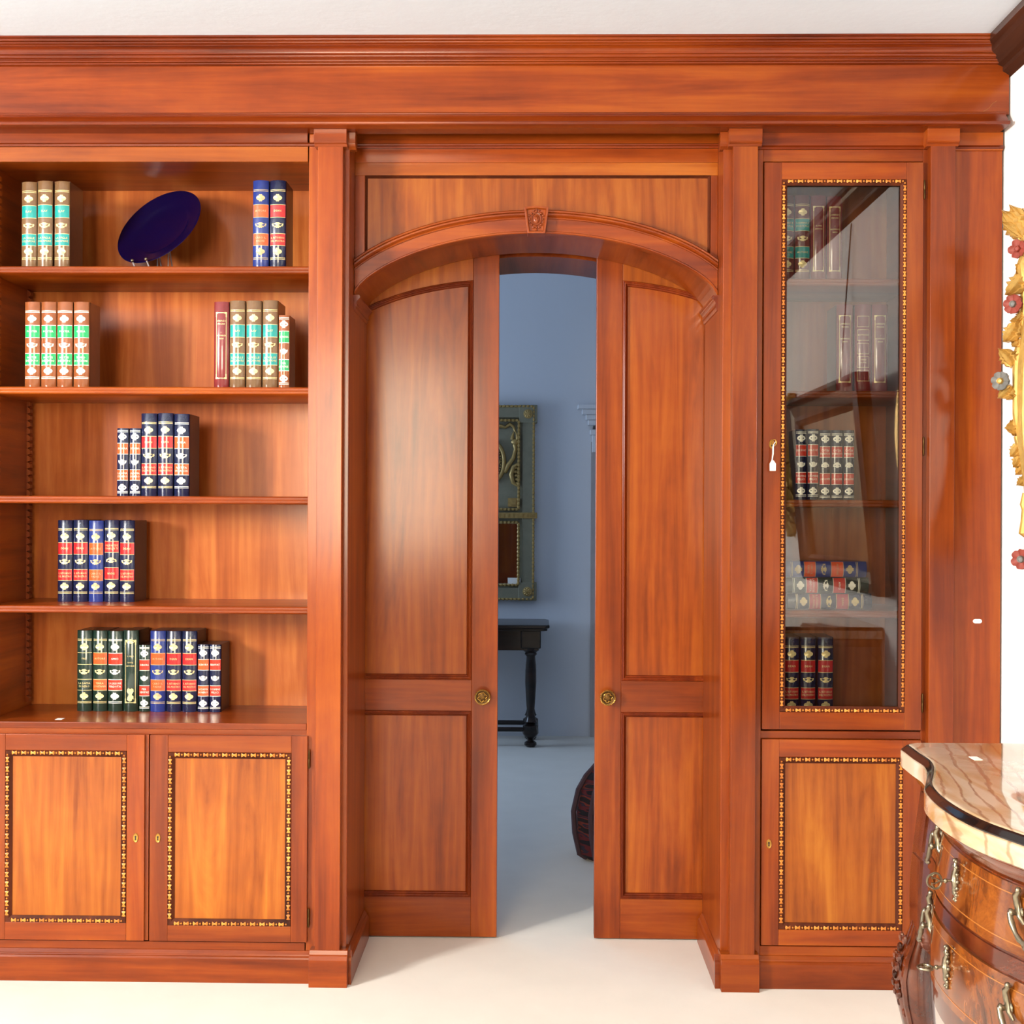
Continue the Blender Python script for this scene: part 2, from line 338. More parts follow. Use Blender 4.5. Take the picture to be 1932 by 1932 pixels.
for z0, z1, o in ((1.935, 1.96, .085), (1.905, 1.935, .06), (1.875, 1.905, .038), (1.845, 1.875, .025), (1.79, 1.82, .012), (1.69, 1.79, .0)):
    bx(OX0-o, OX0+.2+o, FY-.03-o*.8, FY, z0-.05, z1-.05).build('impost_moulding', M_['nextwall'], pil, bevel=.004)
# dark crown moulding on the right wall
cr = MB(); cr.prism([(WX,CEIL),(WX-.078,CEIL),(WX-.078,CEIL-.018),(WX-.066,CEIL-.024),(WX-.060,CEIL-.036),(WX-.036,CEIL-.060),(WX-.022,CEIL-.066),(WX-.022,CEIL-.078),(WX-.012,CEIL-.084),(WX,CEIL-.092)], 'y', BY, -.035)
struct(cr, 'trim_1', M_['dkcrown'], 'dark brown crown moulding along the right wall')

# ================================================================== CORNICE over the whole joinery
JX0, JX1 = -1.66, 1.272
ent = thing('cornice', 'cherry cornice and frieze spanning the whole bookcase wall', 'cornice', (0, -.05, 2.35))
def prof_x(pts, x0, x1): return MB().prism(pts, 'x', x0, x1)
FR = -.045
zc0 = Z(1000, 124, FR)
def arcp(cy, cz, r, a0, a1, n=6):
    return [(cy+r*cos(rad(a0+(a1-a0)*i/n)), cz+r*sin(rad(a0+(a1-a0)*i/n))) for i in range(n+1)]
C_ = CEIL
crown = [(0,C_),(-.108,C_),(-.108,C_-.005)]+arcp(-.103,C_-.0095,.0045,120,250)+arcp(-.1005,C_-.0165,.003,110,270)+[(-.095,C_-.0205),(-.093,C_-.0225)]
crown += arcp(-.094,C_-.046,.0235,88,22)[0:6]+[(-.0745,C_-.0385)]+arcp(-.0700,C_-.0425,.0052,120,255)+[(-.064,C_-.0482),(-.0635,C_-.0495)]+arcp(-.0600,C_-.0515,.0032,130,260)+arcp(-.0545,C_-.0565,.0032,130,265)+[(-.049,zc0+.001),(-.046,zc0),(0,zc0)]
prof_x(crown, JX0, 1.262).build('crown_moulding', M_['mould'], ent, smooth=True, sharp=42)
zf0 = Z(1000, 217, FR)
bx(JX0, JX1, FR, .05, zf0, zc0).build('frieze_board', M_['wh'], ent)
zl0 = Z(1000, 234, -.085)
ledge = [(0,zf0+.007),(-.046,zf0+.007)]+arcp(-.0465,zf0+.003,.0035,100,260)+[(-.052,zf0-.001),(-.053,zf0-.003)]+[(-.055,zf0-.008),(-.061,zf0-.013),(-.070,zl0+.0105)]+arcp(-.0780,zl0+.0055,.0055,135,260,8)+[(0,zl0)]
prof_x(ledge, JX0, 1.262).build('ledge_moulding', M_['mould'], ent, smooth=True, sharp=42)
ckp = [(1881,190),(1872,196),(1866,204),(1856,210),(1846,218),(1838,222),(1828,226)]
MB().tube([W(a,b,FR-.0003) for a,b in ckp], .0007, 5).build('crack', M_['inlay'], ent)

# ================================================================== pilasters, shared profile
Z0 = 0.0
def pilaster(root, x0, x1, cx0, cx1, yf, bx0=None, bx1=None):
    """shaft x0..x1, capital cx0..cx1, plinth bx0..bx1, front plane yf"""
    bx0 = cx0 if bx0 is None else bx0; bx1 = cx1 if bx1 is None else bx1
    zcap = Z(1000, 266, yf-.012); ztop = zl0+.002
    bx(x0, x1, yf, .03, .08, ztop).build('pilaster_shaft', M_['wv'], root, bevel=.0015)
    e = yf-.013
    MB().prism([(.02,ztop),(e,ztop),(e,zcap),(e+.003,zcap-.004),(e+.007,zcap-.006),(yf-.001,zcap-.012),(.02,zcap-.012)], 'x', cx0, cx1).build('capital', M_['wh'], root, bevel=.001)
    MB().prism([(.02,0),(e,0),(e,.074),(e+.003,.080),(e+.005,.084),(e+.009,.087),(yf-.001,.098),(.02,.098)], 'x', bx0, bx1).build('plinth', M_['wh'], root, bevel=.001)

# ================================================================== OPEN BOOKCASE (left)
YF = 0.0; YB = .315
bxL = -1.512
xs = X(581, 800, 0)                                    # right inner edge of the bay
bc = thing('open_bookcase', 'open cherry bookcase with five book tiers and two panelled cupboard doors below', 'bookcase', (-1.05, .15, 0))
xp0, xp1 = X(597, 900, -.03), X(644.5, 900, -.03)
xj0 = ACX-HO+.001
bx(bxL, xs+.0, YB, YB+.012, .05, 2.42).build('back_panel', M_['back'], bc)
bx(bxL-.02, bxL, .01, YB+.012, 0, 2.42).build('side_panel', M_['wd'], bc)
bx(xs, xs+.018, .01, YB+.012, 0, 2.42).build('side_panel', M_['wd'], bc)
bx(xs-.0, xj0-.001, 0, .02, .0, zl0).build('stile', M_['wv'], bc, bevel=.0015)
bx(bxL-.045, bxL+.012, 0, .02, .0, zl0).build('stile', M_['wv'], bc, bevel=.0015)
zb = Z(300, 305, 0); zr = Z(300, 276, 0)
bx(bxL+.012, xs-.003, 0, .02, zb, zr).build('top_rail', M_['archh'], bc, bevel=.001)
bx(bxL+.012, xs-.003, -.006, .02, zr, zl0+.002).build('upper_rail', M_['wh'], bc, bevel=.001)
MB().prism([(.0,zr-.002),(-.008,zr-.001),(-.010,zr+.003),(-.008,zr+.006),(-.006,zr+.008),(0,zr+.008)], 'x', bxL, xs+.02).build('rail_bead', M_['mould'], bc)
bx(bxL, xs, .02, YB, zb+.001, zb+.02).build('top_board', M_['wh'], bc)
pilaster(bc, xp0, xp1, X(592,255,-.043), X(654,255,-.043), -.03, X(582,1820,-.043), X(654.5,1820,-.043))
pilaster(bc, bxL-.115, bxL-.047, bxL-.122, bxL-.04, -.03)
# shelves with rounded nosing
def shelf_nose(root, x0, x1, ztop, yfr, yb, th=.021, name='shelf'):
    r = .0058
    p = [(yb,ztop),(yfr+.007,ztop)]+arcp(yfr+.0062,ztop-.0062,.0060,100,215)+arcp(yfr+.0058,ztop-.0148,.0052,135,250)+[(yfr+.006,ztop-th),(yb,ztop-th)]
    return MB().prism(p, 'x', x0, x1).build(name, M_['wh'], root, smooth=True, sharp=45)
shz = [Z(300, 501.5, .02), Z(300, 729.5, .02), Z(300, 936, .02), Z(300, 1143.5, .02)]
for z in shz: shelf_nose(bc, bxL, xs, z, .02, YB)
zct = Z(300, 1363.5, .0); zcb = Z(300, 1386, .0)
bx(bxL, xs, .0, YB, zct-.018, zct).build('counter', M_['wh'], bc, bevel=.002)
bx(bxL+.012, xs, .003, .02, zcb+.0005, zct-.018).build('counter_rail', M_['wh'], bc)
# notched shelf-support strips on the side panel
for yy in (YB-.035, .06):
    st = MB(); zz = zct+.01
    while zz < zb-.02:
        st.prism([(bxL,zz),(bxL+.010,zz+.004),(bxL+.010,zz+.014),(bxL+.003,zz+.020),(bxL,zz+.020)], 'y', yy-.009, yy+.009); zz += .0205
    st.build('notched_strip', M_['wv'], bc)
# base
zbm = Z(300, 1790, 0)
bx(bxL+.012, xs-.003, .0, .02, .05, zbm+.02).build('bottom_rail', M_['wh'], bc)
def skirting(root, x0, x1):
    MB().prism([(.03,0),(-.016,0),(-.016,.066),(-.014,.071),(-.010,.073),(-.009,.077),(-.002,.086),(.03,.086)], 'x', x0, x1).build('skirting', M_['wh'], root, bevel=.001)
skirting(bc, bxL-.04, xs+.02)
bx(bxL, xs, .02, YB, .06, .08).build('cupboard_floor', M_['wh'], bc)

# carved bead frames
def carved(root, x0, x1, z0, z1, y, wdt=.0125):
    """outer rectangle of a carved ribbon bead, on plane y (front), width wdt"""
    g = MB().sweep(rectpath(x0,x1,z0,z1), [(0,y+.003),(.0015,y),(wdt-.002,y+.001),(wdt+.005,y+.006),(wdt+.005,y+.010),(0,y+.010)], True)
    gr = g.build('bead_ground', M_['groove'], root)
    c = MB(); mid = wdt*.5; pt = .0262
    for (a, b, fx) in ((x0,x1,True),(z0,z1,False)):
        L = b-a-2*wdt; n = max(1, round(L/pt)); st = L/n
        for side in (0, 1):
            o = ((z0 if side == 0 else z1) if fx else (x0 if side == 0 else x1))
            o += mid if side == 0 else -mid
            for i in range(n):
                t = a+wdt+(i+.5)*st
                def P(u, w, h): return (t+u, y-h, o+w) if fx else (o+w, y-h, t+u)
                hw = wdt*.46
                # bow of two leaves with a waist, then a small berry
                A = [P(-.30*st,0,0), P(-.24*st,hw,.001), P(0,hw*.35,.0025), P(.24*st,hw,.001), P(.30*st,0,0), P(.24*st,-hw,.001), P(0,-hw*.35,.0025), P(-.24*st,-hw,.001), P(-.15*st,0,.0035), P(.15*st,0,.0035)]
                c.add(A, [(0,1,8),(1,2,8),(8,2,9),(2,3,9),(3,4,9),(4,5,9),(5,6,9),(6,8,9),(6,7,8),(7,0,8)])
                q = P(.5*st, 0, .0012); c.ball(q, .0026, 6, 4)
    c.build('carved_bead', M_['bead'], root, smooth=True, sharp=60)
def escutcheon(root, x, z, y, key=False):
    e = MB(); pts = [(x+.0075*cos(t), z+.0125*sin(t)) for t in [2*pi*i/24 for i in range(24)]]
    rows = [[(x+.0075*k*cos(t), y-h, z+.0125*k*sin(t)) for t in [2*pi*i/24 for i in range(24)]] for k, h in ((1,0),(1,.0015),(.9,.0025),(.78,.0018),(.7,.0018),(.05,.0018))]
    e.grid(rows, cu=True, caps=True); o = e.build('escutcheon', M_['brass'], root, smooth=True)
    k = MB(); k.prism([(x+.0027*cos(2*pi*i/12), z+.003+.0027*sin(2*pi*i/12)) for i in range(12)], 'y', y-.0022, y-.0018)
    k.prism([(x-.0012,z+.001),(x-.002,z-.006),(x+.002,z-.006),(x+.0012,z+.001)], 'y', y-.0022, y-.0018); k.build('keyhole', M_['black'], root)
    return o
def hinge(root, x, z, y, h=.045):
    MB().lathe([(.0,-h/2-.004),(.0018,-h/2-.003),(.0024,-h/2),(.0028,-h/2+.002),(.0028,-.001),(.0024,0),(.0028,.001),(.0028,h/2-.002),(.0024,h/2),(.0018,h/2+.003),(0,h/2+.004)], (x,y,z), n=10).build('hinge', M_['brassdk'], root, smooth=True)

def cupboard_door(root, x0, x1, z0, z1, px0, px1, pz0, pz1, y, lockx=None, lockz=None, hinx=None, name='door'):
    """panelled door leaf with carved bead; bead rectangle px0..pz1"""
    d = bpy.data.objects.new(name, None); col.objects.link(d); d.parent = root; ORG[d.name] = ORG[root.name]
    th = .02
    bx(x0, px0, y, y+th, z0, z1).build('stile', M_['wv'], d, bevel=.0012)
    bx(px1, x1, y, y+th, z0, z1).build('stile', M_['wv'], d, bevel=.0012)
    bx(px0, px1, y, y+th, pz1, z1).build('rail', M_['wh'], d, bevel=.0012)
    bx(px0, px1, y, y+th, z0, pz0).build('rail', M_['wh'], d, bevel=.0012)
    return d
yd = -.011
zd0, zd1 = Z(430, 1777, yd), Z(430, 1388, yd)
for (ax, bx_, pa, pb, pt, pbm, lk, lz) in ((-20, 272, 9.5, 238.5, 1416, 1740.5, 256, 1580.5), (282, 579.5, 316.5, 549, 1420, 1747, 298, 1581)):
    zt, zb_ = Z((pa+pb)/2, pt, yd), Z((pa+pb)/2, pbm, yd)
    x0, x1, p0, p1 = X(ax,1580,yd), X(bx_,1580,yd), X(pa,1580,yd), X(pb,1580,yd)
    d = cupboard_door(bc, x0, x1, zd0, zd1, p0, p1, zb_, zt, yd)
    bx(p0+.008, p1-.008, yd+.007, yd+.016, zb_+.008, zt-.008).build('panel', M_['panel'], d)
    carved(d, p0, p1, zb_, zt, yd-.001)
    escutcheon(d, X(lk,1580,yd), Z(lk,lz,yd), yd)
    if ax > 0:
        for hz in (1433, 1733): hinge(d, x1+.004, Z(583,hz,yd), yd+.004)
bx(X(273,1580,0), X(281,1580,0), -.004, .02, zd0, zd1).build('centre_stile', M_['wv'], bc)

# ================================================================== ARCHED DOORWAY
ad = thing('arched_doorway', 'cherry doorway surround with a low arch and carved keystone', 'door surround', (0, .2, 0))
xl, xr = ACX-HO, ACX+HO
YA = .10
# jambs
for sx, x in ((-1, xl), (1, xr)):
    bx(x, x+sx*.018, .0201, .357, 0, ZS+.03).build('jamb', M_['wv'], ad, bevel=.001)
    bx(x, x+sx*.018, .41, PB+.005, 0, ZS+.03).build('rear_jamb', M_['wv'], ad, bevel=.001)
    bx(x, x+sx*.018, .0201, .13, ZS+.03, zl0).build('upper_return', M_['wv'], ad, bevel=.001)
    s = -sx
    MB().prism([(x-s*.001,0),(x+s*.016,0),(x+s*.016,.066),(x+s*.013,.071),(x+s*.010,.074),(x+s*.008,.080),(x+s*.002,.088),(x-s*.001,.088)], 'y', -.004, .350).build('jamb_skirting', M_['wd'], ad, bevel=.001)
    # impost moulding: returns on the front and runs back to the doors
    pr = [(0,ZS+.004),(.015,ZS+.004),(.0175,ZS+.001),(.0175,ZS-.004),(.014,ZS-.007)]+[(.013-.006*i/5-.002*sin(pi*i/5), ZS-.009-.012*i/5) for i in range(6)]+[(.0085,ZS-.023),(.0085,ZS-.027),(.005,ZS-.029),(.0058,ZS-.034),(.003,ZS-.038),(0,ZS-.040)]
    MB().prism([(x+s*a, b) for a, b in pr], 'y', YA-.014, .352).build('impost', M_['mould'], ad)
# spandrel board with arch cut out, frame strips and head rails
zt1, zt2, zt3 = Z(1010,331,YA), Z(1010,307,YA), Z(1010,279,YA)
sp = MB()
for a, b in zip(AX[:-1], AX[1:]):
    za, zb2 = arch(a), arch(b)
    sp.add([(a,YA+.006,za),(b,YA+.006,zb2),(b,YA+.006,zt1),(a,YA+.006,zt1),(a,YA+.03,za),(b,YA+.03,zb2),(b,YA+.03,zt1),(a,YA+.03,zt1)], [(0,1,2,3),(4,7,6,5),(0,4,5,1),(3,2,6,7)])
sp.build('spandrel_panel', M_['arch'], ad)
xs0, xs1 = X(688.5,420,YA), X(1340,420,YA)
for q0, q1 in ((xl, xs0), (xs1, xr)):
    MB().prism([(q0,zt1)]+[(q0+(q1-q0)*i/8, arch(q0+(q1-q0)*i/8)+.004) for i in range(9)]+[(q1,zt1)], 'y', YA, YA+.02).build('spandrel_stile', M_['wv'], ad, bevel=.001)
MB().sweep([(xs0,ZS+.11),(xs0,zt1),(xs1,zt1),(xs1,ZS+.11)][::-1], [(0,YA-.001),(.002,YA-.003),(.005,YA+.002),(.007,YA+.005),(.007,YA+.01),(0,YA+.01)]).build('panel_bead', M_['groove'], ad)
bx(xl, xr, YA, YA+.03, zt1, zt2).build('head_rail', M_['archh'], ad, bevel=.001)
bx(xl, xr, YA-.002, YA+.03, zt2, zt3).build('head_rail', M_['wh'], ad, bevel=.001)
zh = Z(1010, 249, YA-.012)
bx(xl, xr, YA-.012, YA+.03, zt3, zl0+.03).build('head_board', M_['wh'], ad, bevel=.001)
MB().prism([(YA+.02,zt3-.004),(YA-.014,zt3-.004),(YA-.017,zt3-.001),(YA-.014,zt3+.003),(YA-.016,zt3+.006),(YA-.012,zt3+.009),(YA+.02,zt3+.009)], 'x', xl, xr).build('head_bead', M_['mould'], ad)
# archivolt
apath = [(a, arch(a)) for a in AX]
apf = [(-.001,YA+.02),(-.001,YA-.010),(.001,YA-.013),(.004,YA-.013),(.006,YA-.010),(.040,YA-.010),(.0405,YA-.014),(.043,YA-.016),(.046,YA-.014),(.047,YA-.017),(.050,YA-.021),(.054,YA-.021),(.056,YA-.017),(.0575,YA-.020),(.061,YA-.022),(.064,YA-.018),(.066,YA-.010),(.066,YA+.02)]
am = MB()
P_ = [Vector(p) for p in apath]; cols = []
def resample(q, n=41):
    L = [0]
    for i in range(1, len(q)): L.append(L[-1]+(q[i]-q[i-1]).length)
    out = []; j = 0
    for k in range(n):
        t = L[-1]*k/(n-1)
        while j < len(q)-2 and L[j+1] < t: j += 1
        u = (t-L[j])/max(1e-9, L[j+1]-L[j]); out.append(q[j]+(q[j+1]-q[j])*u)
    return out
for a, h in apf:
    q = []
    for i, p in enumerate(P_):
        t = (P_[min(i+1,40)]-P_[max(i-1,0)]).normalized(); q.append(p+Vector((-t.y, t.x))*a)
    lo, hi = xl+.0015, xr-.0015
    r = []
    for i in range(len(q)):
        if lo <= q[i].x <= hi: r.append(q[i])
        else:
            k = i+1 if q[i].x < lo else i-1
            xx = lo if q[i].x < lo else hi
            if 0 <= k < len(q) and lo <= q[k].x <= hi: u = (xx-q[i].x)/(q[k].x-q[i].x); r.append(q[i]+(q[k]-q[i])*u)
    cols.append([(v.x, h, v.y) for v in resample(r)])
rows = [[c[i] for c in cols] for i in range(41)]
am.grid(rows, cu=True, caps=True)
am.build('archivolt', M_['wh'], ad, smooth=True, sharp=25)
# soffits
for y0, y1, nm in ((YA+.0, .357, 'soffit'), (.41, PB+.005, 'rear_soffit')):
    so = MB()
    for a, b in zip(AX[:-1], AX[1:]):
        za, zb2 = arch(a), arch(b); k = .015
        so.add([(a,y0,za),(b,y0,zb2),(b,y1,zb2),(a,y1,za),(a,y0,za+k),(b,y0,zb2+k),(b,y1,zb2+k),(a,y1,za+k)], [(0,1,2,3),(7,6,5,4),(0,4,5,1),(2,6,7,3)])
    so.build(nm, M_['wd'], ad, smooth=True)
# keystone
ks = thing('keystone_tmp', 'x', 'x'); bpy.data.objects.remove(ks)
kx = X(1012, 415, YA-.04); kzt, kzb = Z(1012, 387, YA-.04), Z(1012, 439.5, YA-.04)
kwt, kwb = .0345, .0245; yk = YA-.036
ktop = [(kx+kwt*(i/6*2-1), kzt-.004*((i/6*2-1)**2)) for i in range(7)]
kst = MB().prism([(kx-kwb,kzb),(kx+kwb,kzb)]+ktop[::-1], 'y', yk+.007, YA+.01).build('keystone', M_['wv'], ad, bevel=.001)
out = [(kx-kwb,kzb),(kx+kwb,kzb),(kx+kwt,kzt-.004),(kx,kzt),(kx-kwt,kzt-.004)]
MB().sweep(out, [(0,yk+.008),(0,yk),(.0055,yk),(.0075,yk+.004),(.008,yk+.008)], True).build('keystone_frame', M_['wv'], kst, bevel=.0006)
cv = MB(); kc = Vector((kx, yk+.005, (kzt+kzb)/2+.002))
cv.tube([kc+Vector((.0135*cos(t), 0, .0165*sin(t))) for t in [2*pi*i/28 for i in range(28)]], .0018, 6, True)
cv.ball(kc+Vector((0,.001,0)), (.009,.003,.012), 12, 8)
cv.ball(kc+Vector((0,-.001,.003)), (.004,.003,.004)); cv.ball(kc+Vector((-.003,-.001,-.003)), (.002,.002,.002)); cv.ball(kc+Vector((.003,-.001,-.003)), (.002,.002,.002))
for i in range(16):
    t = 2*pi*i/16; r = 1.35+.18*(i % 2)
    q = kc+Vector((.0135*r*cos(t), 0, .0165*r*sin(t)))
    if abs(q.x-kx) < .022: cv.ball(q, (.003+.001*(i % 3), .003, .0036-.0008*(i % 2)), 6, 4)
for dz in (.026, .030, -.025, -.030, -.034): cv.ball(kc+Vector((0,0,dz)), (.0035,.003,.0022), 6, 4)
cv.ball(kc+Vector((.010,0,-.033)), .0014, 6, 4)
cv.build('carved_medallion', M_['wv'], kst, smooth=True, sharp=60)

# ================================================================== SLIDING DOORS
def door_leaf(name, sgn, edge, label):
    """edge: world x of the meeting edge; sgn -1 left leaf, +1 right leaf"""
    d = thing(name, label, None, (edge+sgn*.28, .38, 0), kind='structure')
    y0, y1 = .361, .403; W_ = HO+.03
    xo = edge+sgn*W_                                  # outer edge, inside the wall pocket
    ps = edge+sgn*.079                                # panel edge
    po = edge+sgn*(HO-.06)
    def pos(u): return edge+sgn*u
    def ptop(u): return arch(ACX+u)-.080              # panel head follows the arch of the closed door
    zm1, zm0 = Z(800,1282,y0), Z(800,1341,y0); zb1 = Z(800,1692,y0); zb0 = .004
    bx(edge, ps, y0, y1, zb0, 2.13).build('lock_stile', M_['wv'], d, bevel=.0015)
    bx(po, xo, y0, y1, zb0, 2.13).build('hanging_stile', M_['wv'], d, bevel=.0015)
    bx(ps, po, y0, y1, zm0, zm1).build('middle_rail', M_['wh'], d, bevel=.001)
    bx(ps, po, y0, y1, zb0, zb1).build('bottom_rail', M_['wh'], d, bevel=.001)
    us = [.079+(HO-.06-.079)*i/20 for i in range(21)]
    top = [(pos(u), ptop(u)) for u in us]
    MB().prism(top+[(pos(us[-1]),2.13),(pos(us[0]),2.13)], 'y', y0, y1).build('top_rail', M_['arch'], d, bevel=.001)
    # raised panels
    MB().prism([(pos(us[0]),zm1),(pos(us[-1]),zm1)]+top[::-1], 'y', y0+.010, y1-.008).build('panel', M_['dpanel'], d)
    bx(ps, po, y0+.010, y1-.008, zb1, zm0).build('panel', M_['dpanel'], d)
    mp = [(0,y0+.001),(.001,y0-.004),(.003,y0-.005),(.005,y0-.003),(.007,y0-.004),(.009,y0-.003),(.011,y0+.002),(.014,y0+.004),(.016,y0+.009),(.016,y0+.013),(0,y0+.013)]
    pth = [(pos(us[0]),zm1),(pos(us[-1]),zm1)]+top[::-1]
    if sgn < 0: pth = pth[::-1]
    MB().sweep(pth, mp, True).build('panel_moulding', M_['dmould'], d)
    MB().sweep(rectpath(min(ps,po),max(ps,po),zb1,zm0), mp, True).build('panel_moulding', M_['dmould'], d)
    # rosette knob
    kxp, kzp = (X(911,1313,y0), Z(911,1313,y0)) if sgn < 0 else (X(1146,1314,y0), Z(1146,1314,y0))
    c = (kxp, y0, kzp)
    k = MB().lathe([(.010,0),(.008,.006),(.007,.014),(.012,.018),(.0215,.022),(.0235,.026),(.0225,.029),(.017,.029),(.015,.027),(.010,.028),(.004,.030),(0,.030)], c, (0,-1,0), 32)
    kn = k.build('knob', M_['brassdk'], d, smooth=True, sharp=50)
    r = MB()
    for i in range(26):
        t = 2*pi*i/26; r.tube([(kxp+.0205*cos(t), y0-.029, kzp+.0205*sin(t)), (kxp+.0228*cos(t+.16), y0-.0295, kzp+.0228*sin(t+.16)), (kxp+.0238*cos(t+.3), y0-.027, kzp+.0238*sin(t+.3))], [.0008,.0015,.0008], 5)
    for i in range(6):
        t = 2*pi*i/6+.3; cx, cz = kxp+.0095*cos(t), kzp+.0095*sin(t)
        r.tube([(cx+.0048*cos(a), y0-.0305, cz+.0048*sin(a)) for a in [t-1.9+3.8*j/8 for j in range(9)]], .0012, 5)
    for i in range(6):
        t = 2*pi*i/6; r.ball((kxp+.0042*cos(t), y0-.031, kzp+.0042*sin(t)), .0014, 6, 4)
    r.ball((kxp, y0-.032, kzp), .0018, 6, 4)
    r.build('rosette', M_['brass'], kn, smooth=True)
    return d
door_leaf('door_1', -1, X(939.5,1100,.361), 'left sliding cherry door, half open, with a rosette knob')
door_leaf('door_2', 1, X(1123.5,1100,.361), 'right sliding cherry door, half open, with a rosette knob')

# ================================================================== GLAZED CABINET (right)
gc = thing('glazed_cabinet', 'tall narrow cherry cabinet with a glazed upper door and panelled lower door', 'cabinet', (.85, .15, 0))
gx0, gx1 = X(1431,400,0), X(1755.8,400,0)
ix0, ix1 = X(1462,700,.05), X(1723,700,.05)
xjr = xr-.001
xq0, xq1 = X(1383,400,-.03), X(1430,400,-.03)
xe0, xe1 = X(1755.8,400,-.03), X(1803,400,-.03)
gd0, gd1 = X(1442,400,-.011), X(1742.5,400,-.011)
bx(xjr+.001, gd0-.0012, 0, .02, 0, zl0).build('stile', M_['wv'], gc, bevel=.0015)
gd0, gd1 = X(1442,400,-.011), X(1742.5,400,-.011)
bx(gd1+.0012, xe1, 0, .02, 0, zl0).build('stile', M_['wv'], gc, bevel=.0015)
bx(xe1-.01, JX1, .0, .03, 0, zl0).build('end_panel', M_['wv'], gc, bevel=.001)
pilaster(gc, xq0, xq1, X(1376,255,-.043), X(1439,255,-.043), -.03, X(1361,1820,-.043), X(1433,1820,-.043))
pilaster(gc, xe0, xe1, X(1750.5,255,-.043), X(1811.5,255,-.043), -.03)
ztr = Z(1590, 281, 0)
bx(gd0-.0012, gd1+.0012, 0, .02, Z(1590,305,0), ztr).build('top_rail', M_['wh'], gc, bevel=.001)
bx(xq1-.005, xe0+.005, -.006, .02, ztr, zl0+.002).build('upper_rail', M_['wh'], gc, bevel=.001)
bx(xe1-.003, JX1, -.006, .02, ztr-.006, zl0+.002).build('upper_rail', M_['wh'], gc, bevel=.001)
for a, b in ((xq1-.003, xe0+.003), (xe1-.002, JX1)):
    MB().prism([(.0,ztr-.003),(-.007,ztr-.002),(-.010,ztr+.002),(-.008,ztr+.005),(-.006,ztr+.008),(0,ztr+.008)], 'x', a, b).build('rail_bead', M_['mould'], gc)
zm_ = Z(1590,1379,0); zm2 = Z(1590,1395,0)
bx(gd0-.0012, gd1+.0012, .001, .02, zm2+.0014, zm_-.0014).build('middle_rail', M_['wh'], gc, bevel=.001)
bx(gd0-.0012, gd1+.0012, .001, .02, .05, Z(1590,1785,0)-.002).build('bottom_rail', M_['wh'], gc, bevel=.001)
skirting(gc, xq1-.01, JX1)
bx(ix0-.015, ix0, .02, YB+.012, 0, 2.42).build('side_panel', M_['wd'], gc)
bx(ix1, ix1+.015, .02, YB+.012, 0, 2.42).build('side_panel', M_['wd'], gc)
bx(ix0, ix1, YB, YB+.012, .05, 2.42).build('back_panel', M_['back'], gc)
bx(ix0, ix1, .02, YB, Z(1590,300,.02), Z(1590,300,.02)+.02).build('top_board', M_['wh'], gc)
gz = [Z(1590,525,.055), Z(1590,737,.055), Z(1590,943,.055), Z(1590,1152,.055)]
for z in gz: shelf_nose(gc, ix0, ix1, z, .055, YB)
gfl = Z(1590,1361,.08)
bx(ix0, ix1, .025, YB, gfl-.02, gfl).build('cabinet_floor', M_['wh'], gc)
# plinth strip beside the doorway
for x0, x1, rt in ((X(655.5,1830,-.018), xl+.016, bc), (xr-.016, X(1360,1830,-.018), gc)):
    MB().prism([(.0,0),(-.018,0),(-.018,.066),(-.015,.072),(-.011,.075),(-.001,.088),(.0,.088)], 'x', x0, x1).build('plinth_strip', M_['wh'], rt, bevel=.0008)
for x0, x1, rt in ((X(655,255,-.012), X(671,255,-.012), bc), (X(1359,255,-.012), X(1374.5,255,-.012), gc)):
    zcp = Z(1000,266,-.042)
    MB().prism([(.02,zl0),(-.016,zl0),(-.016,zcp),(-.011,zcp-.005),(-.001,zcp-.012),(.02,zcp-.012)], 'x', x0, x1).build('cap_strip', M_['wh'], rt, bevel=.0008)
# glazed door
y = -.011
gzt, gzb = Z(1590,306,y), Z(1590,1377,y)
b0, b1, bt, bb = X(1475,400,y), X(1710.5,400,y), Z(1590,338.5,y), Z(1590,1344,y)
gdr = cupboard_door(gc, gd0, gd1, gzb, gzt, b0, b1, bb, bt, y, name='glazed_door')
carved(gdr, b0, b1, bb, bt, y-.001, .0105)
bx(b0+.006, b1-.006, y+.011, y+.015, bb+.006, bt-.006).build('glass_pane', M_['glass'], gdr)
el = escutcheon(gdr, X(1456,838,y), Z(1456,838,y), y)
for hz in (357, 842, 1327): hinge(gdr, gd1+.004, Z(1743,hz,y), y+.004)
# lower door
lx0, lx1 = gd0, gd1
lzt, lzb = Z(1590,1396,y), Z(1590,1785,y)
p0, p1, pt_, pb_ = X(1469.5,1590,y), X(1703,1590,y), Z(1590,1429,y), Z(1590,1755,y)
ld = cupboard_door(gc, lx0, lx1, lzb, lzt, p0, p1, pb_, pt_, y, name='lower_door')
bx(p0+.008, p1-.008, y+.007, y+.016, pb_+.008, pt_-.008).build('panel', M_['panel'], ld)
carved(ld, p0, p1, pb_, pt_, y-.001)
escutcheon(ld, X(1450.5,1592,y), Z(1450.5,1592,y), y)

